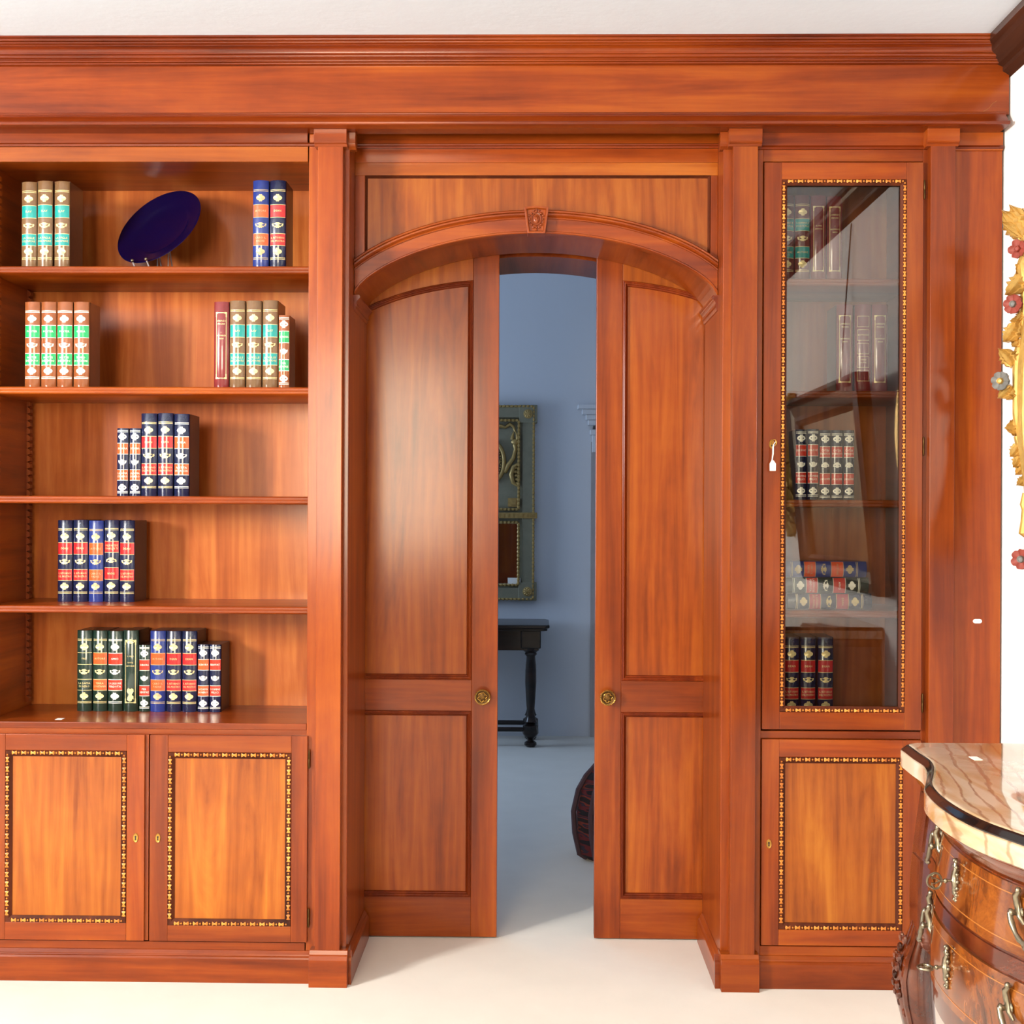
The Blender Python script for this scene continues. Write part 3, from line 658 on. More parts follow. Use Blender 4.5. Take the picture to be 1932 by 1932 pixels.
# key with paper tag in the upper lock
kx0, kz0 = X(1456,836,y), Z(1456,836,y)
ky = thing('key', 'small brass key with a white paper tag in the glazed door lock', 'key', (kx0, y-.004, kz0))
kb = MB(); kb.tube([(kx0, y-.003, kz0), (kx0+.002, y-.018, kz0)], .0016, 8)
kb.tube([(kx0+.002+.0055*cos(t), y-.022-.004*cos(t), kz0+.0085*sin(t)) for t in [2*pi*i/20 for i in range(20)]], .0014, 6, True)
kb.build('key_bow', M_['brass'], ky, smooth=True)
MB().tube([(kx0+.007, y-.024, kz0+.004), (kx0+.001, y-.027, kz0-.004), (kx0-.001, y-.026, kz0-.012), (kx0-.0005, y-.022, kz0-.03), (kx0-.0025, y-.018, kz0-.05)], [.0008,.0011,.0022,.0022,.0014], 6).build('string', M_['paper'], ky, smooth=True)
tz = kz0-.05
MB().prism([(kx0-.0085,tz-.026),(kx0+.0075,tz-.026),(kx0+.008,tz-.007),(kx0+.002,tz+.002),(kx0-.004,tz+.002),(kx0-.009,tz-.007)], 'y', y-.019, y-.018).build('paper_tag', M_['paper'], ky)

# stickers
def sticker(px, py, yy, wpx, hpx, label):
    p = W(px, py, yy); s = (yy-CAM.y)/FPX
    w, h = wpx*s/2, hpx*s/2
    pts = [(p.x+(w-h)*sx_+h*cos(a), p.z+h*sin(a)) for sx_, r in ((1, (-90,-45,0,45,90)), (-1, (90,135,180,225,270))) for a in [rad(q) for q in r]]
    tag(MB().prism(pts, 'y', yy-.0008, yy).build('paper_sticker', M_['paper']), label, 'sticker')
sticker(1844, 1172, .0, 17, 8, 'small oblong white sticker on the right end panel')
cs = W(113, 1356.5, .0); zt_ = zct
p = W(113, 1356.5, 0); t = (zct-CAM.z)/(p.z-CAM.z); q = CAM+(p-CAM)*t
tag(bx(q.x-.0095, q.x+.0095, q.y-.012, q.y+.012, zct, zct+.0006).build('price_slip', M_['paper']), 'tiny white paper slip lying on the bookcase counter', 'paper slip')

# ================================================================== BOOKS
FONT = {}
def text_faces(s, size):
    key = (s, round(size, 5))
    if key in FONT: return FONT[key]
    cu = bpy.data.curves.new('t', 'FONT'); cu.body = s; cu.size = size; cu.align_x = 'CENTER'; cu.align_y = 'CENTER'; cu.resolution_u = 1
    o = bpy.data.objects.new('t', cu); col.objects.link(o)
    dg = bpy.context.evaluated_depsgraph_get(); me = bpy.data.meshes.new_from_object(o.evaluated_get(dg))
    vs = [(v.co.x, v.co.y) for v in me.vertices]; fs = [tuple(p.vertices) for p in me.polygons]
    bpy.data.objects.remove(o); bpy.data.meshes.remove(me); bpy.data.curves.remove(cu)
    FONT[key] = (vs, fs); return FONT[key]
MED = [(1,.0),(.92,.28),(.72,.5),(.45,.62),(.34,.74),(.36,.9),(.18,1),(0,.93)]
MED = MED+[(-a,b) for a,b in MED[-2::-1]]+[(-a,-b) for a,b in MED[1:]]+[(a,-b) for a,b in MED[-2:0:-1]]
ORN = [(0,.95),(.28,.9),(.42,.62),(.62,.55),(.98,.62),(.9,.28),(1,.1),(.82,-.05),(.9,-.3),(.6,-.38),(.48,-.78),(.3,-.72),(.2,-1),(0,-.85)]
ORN = ORN+[(-a,b) for a,b in ORN[-2:0:-1]]
def book_parts(w, h, d, cover, lab, gold, layout, t1, t2):
    """book stood at the origin: spine towards -y, width along x"""
    bulge = w*.17
    def sy(x): return -bulge*(1-(2*x/w)**2)
    case = MB().box(-w/2, w/2, 0, d, 0, h)
    spn = MB(); n = 10; e = .0012
    prof = [(-w/2+w*i/n, sy(-w/2+w*i/n)) for i in range(n+1)]
    pr = prof+[(w/2,.004),(-w/2,.004)]
    def ins(k, z): return [(a*k, b*k, z) for a, b in pr]
    spn.grid([ins(.93,0), ins(1,e), ins(1,h-e), ins(.93,h)], cu=True, caps=True)
    lbl = []; g = MB(); off = .00035
    def S(x, z, o=off): return (x, sy(x)-o, z)
    def band(z0, z1, m=.46, o=off):
        b = MB(); b.grid([[S(-w*m+2*w*m*i/8, z, o) for i in range(9)] for z in (z0, z1)]); return b
    def put(b): g.add(b.v, b.f)
    def line(z, th=.0011, m=.46): put(band(z-th/2, z+th/2, m, off*1.6))
    def shape(poly, cx, cz, ax, az):
        pts = [S(cx+a*ax, cz+b*az, off*1.6) for a, b in poly]; c = S(cx, cz, off*1.6)
        k = len(pts); g.add(pts+[c], [(i, (i+1) % k, k) for i in range(k)])
    def text(s, cz, size):
        vs, fs = text_faces(s, size)
        if not vs: return
        mw = max(abs(a) for a, b in vs); k = min(1, w*.42/mw)
        g.add([S(a*k, cz+b, off*2.4) for a, b in vs], fs)
    if layout in ('std', 'small'):
        L = dict(std=(.115,.20,.276,.42,.51,.605,.74,.81,.888), small=(.045,.125,.22,.38,.50,.61,.765,.872,.94))[layout]
        f = [h*(1-q) for q in L]
        for q in (f[0], f[8]): line(q-.0019, .0016); line(q+.0019, .0016)
        for q in (f[1], f[7]): shape(MED, 0, q, .0125 if layout == 'std' else .0115, .0105)
        shape(ORN, 0, f[4], w*.37, .0082)
        for a, b in ((f[2],f[3]), (f[5],f[6])):
            if lab: lbl.append(band(b, a, .47))
            line(a, .0013, .47); line(b, .0013, .47)
        def lines(s, zc):
            r = s.split('/'); sz = .0080
            for i, q in enumerate(r): text(q, zc+(len(r)-1)*.0045-i*.0090, sz)
        lines(t1, (f[2]+f[3])/2); lines(t2, (f[5]+f[6])/2)
    elif layout in ('frame', 'scroll'):
        zt, zb, m = h*.87, h*.11, .34
        line(zt, .0018, m); line(zb, .0018, m)
        for sx in (-1, 1):
            a, b = sorted((sx*w*m, sx*(w*m-.0014)))
            put(MB().grid([[S(a,z,off*1.6), S(b,z,off*1.6)] for z in (zb, zt)]))
            for zz, sg in ((zt,-1),(zb,1)):
                a2, b2 = sorted((sx*w*(m+.03), sx*(w*m-.005))); put(MB().grid([[S(a2,zz+.002*-sg,off*1.9), S(b2,zz+.002*-sg,off*1.9)],[S(a2,zz+sg*.003,off*1.9),S(b2,zz+sg*.003,off*1.9)]]))
                a3, b3 = sorted((sx*w*(m+.02), sx*(w*m-.002))); put(MB().grid([[S(a3,zz,off*1.9), S(b3,zz,off*1.9)],[S(a3,zz+sg*.012,off*1.9),S(b3,zz+sg*.012,off*1.9)]]))
        if layout == 'frame':
            for i, q in enumerate(t1.split('/')): text(q, h*.775-i*.0085, .0062)
            for i, q in enumerate(t2.split('/')): text(q, h*.64-i*.0085, .0056)
        else:
            shape(ORN, 0, h*.865, w*.36, .007)
            for i, q in enumerate(t1.split('/')): text(q, h*.68-i*.009, .0055)
            for i, q in enumerate(t2.split('/')): text(q, h*.60-i*.009, .0055)
            s_ = [(-.2,-1),(.35,-.95),(.75,-.45),(.95,-.75),(.9,-.2),(.45,.0),(.65,.3),(.95,.55),(.85,.9),(.45,1),(.0,.9),(-.35,1),(-.8,.92),(-.95,.55),(-.7,.3),(-.45,.45),(-.2,.3),(-.35,-.05),(-.75,-.35),(-.9,-.75),(-.55,-.85)]
            shape(s_, 0, h*.205, .0105, .019)
    elif layout == 'panels':
        for k in range(5):
            z1 = h*.865-k*h*.155; z0 = z1-h*.122
            line(z1, .0010, .36); line(z0, .0010, .36)
            for sx in (-1, 1):
                a, b = sorted((sx*w*.36, sx*(w*.36-.0009))); put(MB().grid([[S(a,z,off*1.6), S(b,z,off*1.6)] for z in (z0, z1)]))
            if k == 1: text(t1, (z0+z1)/2, .0065)
            if k == 3:
                for i, q in enumerate(t2.split('/')): text(q, (z0+z1)/2+.006-i*.008, .0058)
    out = [('case', case.mesh('case'), CASE[cover]), ('spine', spn.mesh('spine', smooth=True, sharp=50), LE[cover])]
    for b in lbl: out.append(('label', b.mesh('label', smooth=True), LB[lab]))
    out.append(('gold_tooling', g.mesh('gold_tooling'), M_[gold]))
    for _, me, mt in out: me.materials.append(mt)
    # keep flat print facing outwards (towards -y)
    for nm, me, mt in out:
        if nm in ('label', 'gold_tooling'):
            bm = bmesh.new(); bm.from_mesh(me)
            bm.normal_update()
            fl = [f_ for f_ in bm.faces if f_.normal.y > 0]
            if fl: bmesh.ops.reverse_faces(bm, faces=fl)
            bm.to_mesh(me); bm.free()
    return out
PROTO = {}
def book(style, x, yy, z, w, h, d, label, group, flip=False, lie=False, jig=0.0):
    key = (style, round(w,4), round(h,4))
    if key not in PROTO: PROTO[key] = book_parts(w, h, d, *STY[style])
    r = thing('book', label, 'book', (x, yy, z), group)
    if flip: r.rotation_euler = (0, pi, 0); r.location.z = z+h
    elif lie: r.rotation_euler = (0, pi/2, 0)
    else: r.rotation_euler = (0, 0, jig)
    for nm, me, mt in PROTO[key]:
        o = bpy.data.objects.new(nm, me); col.objects.link(o); o.parent = r
    return r
STY = {
 'bt': ('brown','teal','gold','std','SLAY',"LA VALLE/DELL'AMORE"),
 'bo': ('blue','orange','golddim','std','AUTORE','CARO IL/PADRE'),
 'nr': ('navy','red','gold','std','DEAN','IL RITORNO/DEL MOSTRO'),
 'cg': ('chestnut','emerald','goldpale','std','PORTER','NOTTE/DEL BUIO'),
 'cg2': ('chestnut','emerald','goldpale','std','OPERA','TEMPO/DI UCCIDERE'),
 'mf': ('maroon',None,'gold','frame','LORENZO/MAGNI','I/ROMANZI/BREVI'),
 'mf2': ('maroon',None,'gold','frame','','ROMA/ANTICA'),
 'mp': ('maroon',None,'gold','panels','ROMANZI','OPERE/TUTTE'),
 'wt': ('wine','teal','gold','std','UOMINI E/FORTUNA','AUTORE'),
 'sg': ('chestnut','emerald','goldpale','small','SIGNORA','PER/SEMPRE'),
 'sno': ('navy','orange','goldpale','small','SIGNORA','LA DAMA/DI NERO'),
 'snv': ('navy','verm','goldpale','small','BEAUFORT','UOMINI/FELICI'),
 'sgr': ('green','verm','goldpale','small','SIGNORA','PER/SEMPRE'),
 'npo': ('navy','orange','goldpale','std','OPERA','PARTITA/DI CACCIA'),
 'gp': ('green',None,'gold','std','PAL','LA DAMA/DI NERO'),
 'go': ('green','orange','gold','std','AUTORE','TERRA/LONTANA'),
 'gr': ('green','verm','goldpale','std','AMICI','LA LEGIONE/PERDUTA'),
 'gs': ('green',None,'gold','scroll','G. PERSI','TUTTE/LE POESIE'),
}
def row(items, yy, zsh, pyb, d, group):
    """items: (style, px left, px right, py top, label, flip)"""
    for it in items:
        st, a, b, top, lab = it[:5]; flip = len(it) > 5 and it[5]
        x0, x1 = X(a, (top+pyb)/2, yy), X(b, (top+pyb)/2, yy)
        w = round((x1-x0)*.985, 3); h = round(Z((a+b)/2, top, yy)-zsh, 3)
        book(st, (x0+x1)/2, yy, zsh, w, h, d, lab, group, flip)
row([('bt',41,70,344,'brown leather book with teal labels, leftmost on the top shelf'),
     ('bt',70.6,100,342,'brown leather book with teal labels, middle of three left of the plate'),
     ('bt',102.8,132,343,'brown leather book with teal labels, nearest the blue plate')], .06, shz[0], 498, .100, 'brown books on the top shelf')
row([('bo',477,508,341,'bright blue book with orange labels at the right of the top shelf'),
     ('nr',509,540,341,'navy book with red labels at the right end of the top shelf')], .06, shz[0], 498, .100, 'blue books on the top shelf')
row([('cg',47,76.2,570,'chestnut book with green labels, leftmost on the second shelf'),
     ('cg',77.6,107,570,'chestnut book with green labels, second from left on the second shelf'),
     ('cg',107.8,137.4,570,'chestnut book with green labels, third from left on the second shelf'),
     ('cg2',139,168.8,570,'chestnut book with green labels, fourth from left on the second shelf')], .05, shz[1], 726, .085, 'chestnut books on the second shelf')
row([('mf',404,432.5,570,'maroon book with a thin gold frame on the second shelf'),
     ('bt',433.5,463,568,'brown book with teal labels right beside the maroon book'),
     ('bt',464.3,494,568,'brown book with teal labels, second right of the maroon book'),
     ('bt',495.3,524.6,567,'brown book with teal labels beside the short chestnut book')], .05, shz[1], 726, .095, 'right-hand books on the second shelf')
row([('sg',525.6,546.3,595,'short chestnut book with green labels at the right of the second shelf')], .05, shz[1], 726, .085, 'right-hand books on the second shelf')
row([('sno',221,242.4,808,'short navy book with orange labels, leftmost on the third shelf'),
     ('sno',244.6,265.6,808,'short navy book with orange labels beside the tall navy books')], .10, shz[2], 935, .085, 'books on the third shelf')
row([('nr',266.6,296.6,780,'tall navy book with red labels right of the short pair on the third shelf'),
     ('nr',297.8,327.4,780,'tall navy book with red labels in the middle of the third shelf trio'),
     ('npo',328.8,357.4,781,'tall navy book with orange labels and pale gold, right end of the third shelf')], .10, shz[2], 935, .104, 'books on the third shelf')
row([('nr',109,137.4,981,'navy book with red labels, leftmost on the fourth shelf'),
     ('nr',138.4,166.4,981,'navy book with red labels left of the bright blue one on the fourth shelf'),
     ('bo',167.3,195.8,982,'blue book with orange labels in the middle of the fourth shelf row'),
     ('nr',196.8,225,981,'navy book standing upside down on the fourth shelf',True),
     ('nr',226,254.4,982,'navy book with red labels, right end of the fourth shelf row')], .17, shz[3], 1134, .110, 'books on the fourth shelf')
row([('gp',145.7,174.5,1189,'dark green book without coloured labels, leftmost on the counter'),
     ('go',175.5,203,1189,'green book with orange labels on the counter'),
     ('gr',203.8,232,1190,'green book with red labels and pale gold on the counter'),
     ('gs',232.7,261.7,1189,'green book with a gold scroll at the foot of its spine'),
     ('sgr',262.6,283,1217,'short green book with red labels on the counter'),
     ('bo',283.6,313,1190,'bright blue book with orange labels on the counter'),
     ('nr',313.8,342.6,1190,'navy book with red labels next to the bright blue one on the counter'),
     ('nr',343.6,372,1190,'navy book with red labels next to the short pair on the counter'),
     ('sno',373,394.6,1216,'short navy book with orange labels on the counter'),
     ('snv',395.6,417,1216,'short navy book with red labels, right end of the counter row')], .19, zct, 1342, .100, 'books on the counter')
row([('wt',1470,1498.4,369,'wine book with teal labels half behind the glazed door bead'),
     ('wt',1499.4,1528,369,'wine book with teal labels fully visible behind the glass'),
     ('mf2',1529,1558.6,370,'maroon gold-framed book beside the teal-labelled pair behind glass'),
     ('mf',1559.6,1589,371,'maroon gold-framed book at the right end of the top glazed shelf')], .09, gz[0], 523, .11, 'books on the top glazed shelf')
row([('mf',1577.4,1609,575,'maroon gold-framed book, left of three on the second glazed shelf'),
     ('mp',1612,1643.5,575,'maroon book with five small gold panels on its spine'),
     ('mf',1644.5,1674.5,575,'maroon gold-framed book, right of three on the second glazed shelf')], .09, gz[1], 733, .11, 'books on the second glazed shelf')
row([('snv',1500.4,1521.8,810,'short navy book, leftmost of five on the third glazed shelf'),
     ('snv',1523,1544.4,810,'short navy book, second of five on the third glazed shelf'),
     ('snv',1545.7,1567,812,'short navy book standing upside down, middle of five behind glass',True),
     ('snv',1567.9,1589.7,812,'short navy book standing upside down, fourth of five behind glass',True),
     ('snv',1591,1611.7,812,'short navy book standing upside down, rightmost of five behind glass',True)], .09, gz[2], 941, .09, 'books on the third glazed shelf')
row([('nr',1478.5,1507.5,1202,'navy book with red labels, left of three at the bottom of the glazed cabinet'),
     ('nr',1510,1539,1202,'navy book with red labels, middle of three at the bottom of the glazed cabinet'),
     ('nr',1542.5,1571.7,1202,'navy book with red labels, right of three at the bottom of the glazed cabinet')], .09, gfl, 1360, .11, 'books on the glazed cabinet floor')
# stack lying on the fourth glazed shelf (heads to the right)
zst = gz[3]
for st, rx, lab in (('nr',1644,'navy book with red labels lying at the bottom of the stack behind glass'),
                    ('gr',1638,'dark green book with red labels lying in the middle of the stack'),
                    ('bo',1634,'blue book with orange labels lying on top of the stack behind glass')):
    w, h = .0445, .235
    xr_ = X(rx, 1100, .09)
    book(st, xr_-h, .09, zst+w/2+.0003, w, h, .12, lab, 'stacked books behind glass', lie=True)
    zst += w+.0006

# ================================================================== BLUE PLATE on its stand
pc = W(303, 431, .17); pn = Vector((-.347, -.779, .519)).normalized(); PR = .139
pl = thing('plate', 'dark cobalt blue plate leaning back on a small stand on the top shelf', 'plate', (pc.x, pc.y, shz[0]))
prof = [(0,-.012),(.04,-.012),(.078,-.011),(.088,-.006),(.100,-.002),(.13,.006),(PR-.002,.009),(PR,.0105),(PR-.003,.0115),(.13,.009),(.100,.002),(.090,-.002),(.080,-.0065),(.04,-.007),(0,-.007)]
MB().lathe(prof, pc-pn*.002, pn, 64).build('plate_body', M_['cobalt'], pl, smooth=True, sharp=60)
# stand
dn = (Vector((0,0,-1))-pn*pn.dot(Vector((0,0,-1)))).normalized(); sd = pn.cross(dn).normalized()
ps_ = thing('plate_stand', 'little clear plate stand with silver ball feet under the blue plate', 'plate stand', (pc.x, pc.y, shz[0]))
stn = MB(); bl = MB()
for k in (-1, 1):
    bt = pc+dn*(PR+.001)*.985+sd*k*.025
    base = Vector((bt.x, bt.y, shz[0]+.0035))
    hook = bt+pn*.020
    hook.z = max(hook.z, shz[0]+.005)
    back = pc-pn*.030+sd*k*.02+dn*.03
    foot = Vector((back.x, min(back.y+.06, YB-.01), shz[0]+.003))
    stn.tube([hook, base+(hook-base)*.3, base-pn*.01*0, Vector((back.x,back.y,shz[0]+.0035)), back], .0022, 6)
    stn.tube([back, foot], .0022, 6)
    bl.ball(hook, .005, 10, 8)
stn.build('stand_wire', M_['acrylic'], ps_, smooth=True)
bl.build('ball_tip', M_['silver'], ps_, smooth=True)

# ================================================================== COMMODE with marble top
YC, HL = -1.60, .472
TZ = .880
def spl(ts, vs, t):
    for i in range(len(ts)-1):
        if t <= ts[i+1]:
            u = (t-ts[i])/(ts[i+1]-ts[i]); 
            m = lambda k: 0 if k in (0,) else (vs[min(k+1,len(vs)-1)]-vs[k-1])/(ts[min(k+1,len(ts)-1)]-ts[k-1])
            h = ts[i+1]-ts[i]
            return (2*u**3-3*u*u+1)*vs[i]+(u**3-2*u*u+u)*h*m(i)+(-2*u**3+3*u*u)*vs[i+1]+(u**3-u*u)*h*m(i+1)
    return vs[-1]
TS = [0,.06,.12,.18,.22,.26,.31,.37,.43]; VS = [.590,.593,.603,.624,.638,.650,.659,.660,.663]
def fx(yy): return spl(TS, VS, min(abs(yy-YC), .43))
def outline(off, n=60, back=WX-.006):
    """closed outline, counter-clockwise from far back corner, front towards -x; off = inset"""
    pts = [(back, YC+HL-off)]
    # far rounded corner
    cx, cy, r = .663+.028, YC+HL-.028, .028-off*.4
    if off: cy -= off*.6; cx += off*.6
    for i in range(7):
        a = pi/2+pi/2*i/6; pts.append((cx+r*cos(a), cy+r*sin(a)))
    y0, y1 = YC+HL-.05-off*.2, YC-HL+.05+off*.2
    for i in range(n+1):
        yy = y0+(y1-y0)*i/n; pts.append((fx(yy)+off, yy))
    cy = YC-HL+.028+(off*.6 if off else 0)
    for i in range(7):
        a = pi+pi/2*i/6; pts.append((cx+r*cos(a), cy+r*sin(a)))
    pts.append((back, YC-HL+off))
    return pts
com = thing('commode', 'bow-fronted burl walnut commode with cream marble top, bottom right corner', 'commode', (.95, YC, 0))
def loft(levels):
    mb = MB(); rows = [[(a,b,z) for a,b in outline(o)] for o, z in levels]; mb.grid(rows, cu=True, caps=True); return mb
mt_ = loft([(.004,TZ-.044),(.0,TZ-.041),(.0,TZ-.014),(.002,TZ-.0125),(.006,TZ-.012),(.011,TZ-.0035),(.013,TZ-.001),(.016,TZ-.0002),(.019,TZ)]).build('marble_top', M_['marble'], com, smooth=True, sharp=40)
loft([(.006,TZ-.0124),(.0015,TZ-.0122),(.0012,TZ-.0105),(.004,TZ-.0085),(.0078,TZ-.0042),(.0105,TZ-.0024),(.0128,TZ-.0016),(.0135,TZ-.0026)]).build('lip_reflection_band', M_['lip'], mt_, smooth=True, sharp=60, label='marble edge lip with its dark reflection put into the colour')  # separate band carrying the edge's dark reflection as colour
loft([(.040,TZ-.079),(.034,TZ-.077),(.032,TZ-.072),(.026,TZ-.068),(.022,TZ-.060),(.014,TZ-.054),(.012,TZ-.048),(.016,TZ-.0441),(.02,TZ-.044)]).build('top_moulding', M_['walnut'], com, smooth=True, sharp=40)
def bomb(z): return .034-.020*sin(pi*min(1,max(0,(TZ-.07-z)/.42)))
zl = [.545+(TZ-.072-.545)*i/10 for i in range(11)]
loft([(bomb(z), z) for z in zl]).build('carcass', M_['walnut'], com, smooth=True, sharp=50)
def patch(y0, y1, z0, z1, out, th=.006, n=26, m=6):
    f, bk = [], []
    for j in range(m+1):
        z = z0+(z1-z0)*j/m
        f.append([(fx(y0+(y1-y0)*i/n)+bomb(z)-out, y0+(y1-y0)*i/n, z) for i in range(n+1)])
        bk.append([(fx(y0+(y1-y0)*i/n)+bomb(z)-out+th, y0+(y1-y0)*i/n, z) for i in range(n+1)])
    mb = MB(); rows = []
    mb.grid(f); mb.grid(bk)
    mb.grid([f[0], bk[0]]); mb.grid([f[-1], bk[-1]]); mb.grid([[r[0] for r in f], [r[0] for r in bk]]); mb.grid([[r[-1] for r in f], [r[-1] for r in bk]])
    return mb
def surf(yy, z, out=0): return Vector((fx(yy)+bomb(z)-out, yy, z))
def handle(root, yy, z):
    b = MB()
    for k in (-1, 1):
        p = surf(yy+k*.036, z+.004, .004)
        b.lathe([(.008,0),(.008,.002),(.0045,.004),(.0035,.010),(.0055,.012),(.0055,.015),(.003,.017),(0,.018)], p, (-1,0,0), 10)
        b.tube([p+Vector((-.001,-.012,-.012)), p+Vector((-.004,-.005,-.004)), p+Vector((-.003,.004,.010)), p+Vector((-.006,.002,.022)), p+Vector((-.004,-.004,.030))], [.002,.004,.0055,.005,.003], 7)
        b.ball(p+Vector((-.005,-.002,.030)), .0045, 8, 6)
    q = surf(yy, z, .004)
    pts = []
    for i in range(13):
        t = i/12; yy2 = q.y-.036+.072*t; dz = -.030*sin(pi*t)**.7
        pts.append((surf(yy2, z, 0).x-.019-.006*sin(pi*t), yy2, z+.004+dz))
    b.tube(pts, [.0034,.0044,.0036,.0032,.0042,.0032,.0046,.0032,.0042,.0032,.0036,.0044,.0034], 8)
    b.ball((pts[6][0], pts[6][1], pts[6][2]-.003), (.0045,.009,.0055), 8, 6)
    b.build('handle', M_['silver'], root, smooth=True, sharp=60)
def esc_key(root, yy, z, turn):
    p = surf(yy, z, .005); b = MB()
    b.tube([p+Vector((0,0,.031)), p+Vector((-.001,.003,.024)), p+Vector((-.002,-.003,.016)), p+Vector((-.002,.003,.008)), p+Vector((-.003,0,0)), p+Vector((-.002,-.003,-.008)), p+Vector((-.002,.003,-.016)), p+Vector((-.001,-.003,-.024)), p+Vector((0,0,-.031))], [.002,.003,.004,.005,.006,.005,.004,.003,.002], 8)
    for dz in (-.028,-.02,-.010,0,.010,.02,.028):
        for k in (-1,1): b.ball(p+Vector((-.002,k*(.009-.2*abs(dz)),dz)), .0032, 6, 4)
    e = b.build('escutcheon', M_['silver'], root, smooth=True, sharp=60)
    k = MB(); a = p+Vector((-.004,0,0)); k.tube([a, a+Vector((-.019,0,-.001))], .0020, 8); k.ball(a+Vector((-.012,0,-.0008)), .0036, 8, 6)
    c = a+Vector((-.028,0,-.001)); u = Vector((-1,0,0)); v = Vector((0,sin(turn),cos(turn)))
    k.tube([c+u*.0105*cos(t)+v*.0110*sin(t)*(1+.08*cos(3*t)) for t in [2*pi*i/24 for i in range(24)]], .0017, 6, True)
    for s in (-1, 1):
        k.tube([c+u*(-.008), c+u*(-.001)+v*s*.004, c+u*.004+v*s*.003, c+u*.003+v*s*.007, c+v*s*.010], .0012, 5)
    k.build('key', M_['silver'], root, smooth=True)
for z0, z1 in ((.716, .803), (.585, .684)):
    d = bpy.data.objects.new('drawer', None); col.objects.link(d); d.parent = com; ORG[d.name] = ORG[com.name]
    fr = patch(YC-.315, YC+.315, z0, z1, .004).build('drawer_front', M_['burl'], d, smooth=True, sharp=60)
    il = MB()
    for za, zb3 in ((z0+.012, z0+.0136), (z1-.0136, z1-.012)):
        q = patch(YC-.30, YC+.30, za, zb3, .0044, .001, 26, 1); il.add(q.v, q.f)
    il.build('inlay_string', M_['inlay'], d)
    for k in (-1, 1): handle(d, YC+k*.198, (z0+z1)/2+.008)
    esc_key(d, YC, (z0+z1)/2+.006, 0 if z0 > .7 else pi/2)
patch(YC-.33, YC+.33, .690, .711, .003).build('drawer_rail', M_['walnut'], com, smooth=True, sharp=60)
for k in (-1, 1):
    sp_ = MB()
    for (a, b_) in ((.705, .80), (.575, .69)):
        yA, yB = sorted((YC+k*.37, YC+k*.425)); q = patch(yA, yB, a, b_, .003, .004, 6, 3); sp_.add(q.v, q.f)
    sp_.build('corner_inset', M_['walnut'], com, smooth=True, sharp=60)
# cabriole legs
for sy_ in (1, -1):
    for front in (True, False):
        x0 = .697 if front else WX-.06; y0 = YC+sy_*(HL-.055)
        dx, dy = (-1 if front else .15), sy_*.35
        pth = [(0,.60,.018),(.002,.565,.020),(.006,.535,.024),(.013,.505,.031),(.016,.47,.035),(.013,.43,.033),(.004,.37,.027),(-.010,.28,.021),(-.020,.18,.017),(-.020,.10,.015),(-.008,.05,.017),(.012,.024,.021),(.022,.012,.018),(.024,.001,.012)]
        P = [(x0+dx*a, y0+dy*a, z) for a, z, r in pth]
        lg = MB().tube(P, [r for a, z, r in pth], 14).build('leg', M_['walnut'], com, smooth=True)
        cvg = MB()
        for s in (-1, 1):
            cvg.tube([(p[0]+dx*pth[i][2]*.72, p[1]+s*pth[i][2]*.72, p[2]) for i, p in enumerate(P[:10])], [.002,.003,.004,.006,.006,.0055,.005,.004,.004,.003], 6)
            for i in range(9): cvg.ball((P[0][0]+dx*(.030+.021*sin(.35+i*.31)), y0+s*.010*(i % 3-1), .54-.016*i), (.005,.005,.009), 6, 4)
        cvg.build('knee_carving', M_['walnut'], lg, smooth=True)
# small price sticker on the marble
p = W(1841, 1431, -1.4); t = (TZ-CAM.z)/(p.z-CAM.z); q = CAM+(p-CAM)*t
tag(bx(q.x-.007, q.x+.007, q.y-.014, q.y+.014, TZ, TZ+.0006).build('paper_sticker', M_['paper']), 'small pale sticker on the marble top of the commode', 'sticker')

# ================================================================== GILT CARVED MIRROR on the right wall
gm = thing('gilt_mirror', 'carved gilded mirror frame with painted flowers at the right edge', 'mirror', (WX, -.52, 1.15))
def gp(px, py, yy=-.25): return W(px, py, yy)
def leaf(mb, a, b, n, wid, curl=.35, lobes=5):
    a, b, n = Vector(a), Vector(b), Vector(n).normalized(); L = b-a; s = L.cross(n).normalized(); rows = []
    for i in range(13):
        t = i/12; wv = wid*math.sin(pi*min(1,t*.9+.1))**.7*(1+.22*cos(2*pi*lobes*t))
        c = a+L*t+n*(curl*L.length*t*t)
        rows.append([c+s*wv*k+n*(.25*wid*(cos(k*pi*1.0))-.12*wid*cos(k*pi*4)) for k in (-1,-.75,-.5,-.25,0,.25,.5,.75,1)])
    back = [[p-n*.010 for p in r] for r in rows]
    mb.grid(rows); mb.grid(back)
    mb.grid([[r[0] for r in rows],[r[0] for r in back]]); mb.grid([[r[-1] for r in rows],[r[-1] for r in back]]); mb.grid([rows[-1], back[-1]]); mb.grid([rows[0], back[0]])
def flower(root, c, n, r, pm, cm, petals=6):
    c, n = Vector(c), Vector(n).normalized(); u = n.orthogonal().normalized(); v = n.cross(u)
    m = MB()
    for i in range(petals):
        t = 2*pi*i/petals; d = u*cos(t)+v*sin(t); e = n.cross(d)
        rows = []
        for j in range(5):
            q = j/4; wv = r*.50*sin(pi*(.18+.62*q))
            rows.append([c+d*r*(.2+.8*q)+n*(r*.25*q*q)+e*wv*k+n*(r*.18*(1-k*k)) for k in (-1,-.5,0,.5,1)])
        m.grid(rows); m.grid([[p-n*.006 for p in r_] for r_ in rows]); 
        m.grid([rows[-1], [p-n*.006 for p in rows[-1]]])
    f = m.build('flower', pm, root, smooth=True, sharp=60)
    MB().lathe([(r*.36,-.006),(r*.38,r*.2),(r*.32,r*.46),(r*.22,r*.42),(r*.18,r*.36),(0,r*.36)], c, n, 14).build('flower_centre', cm, f, smooth=True)
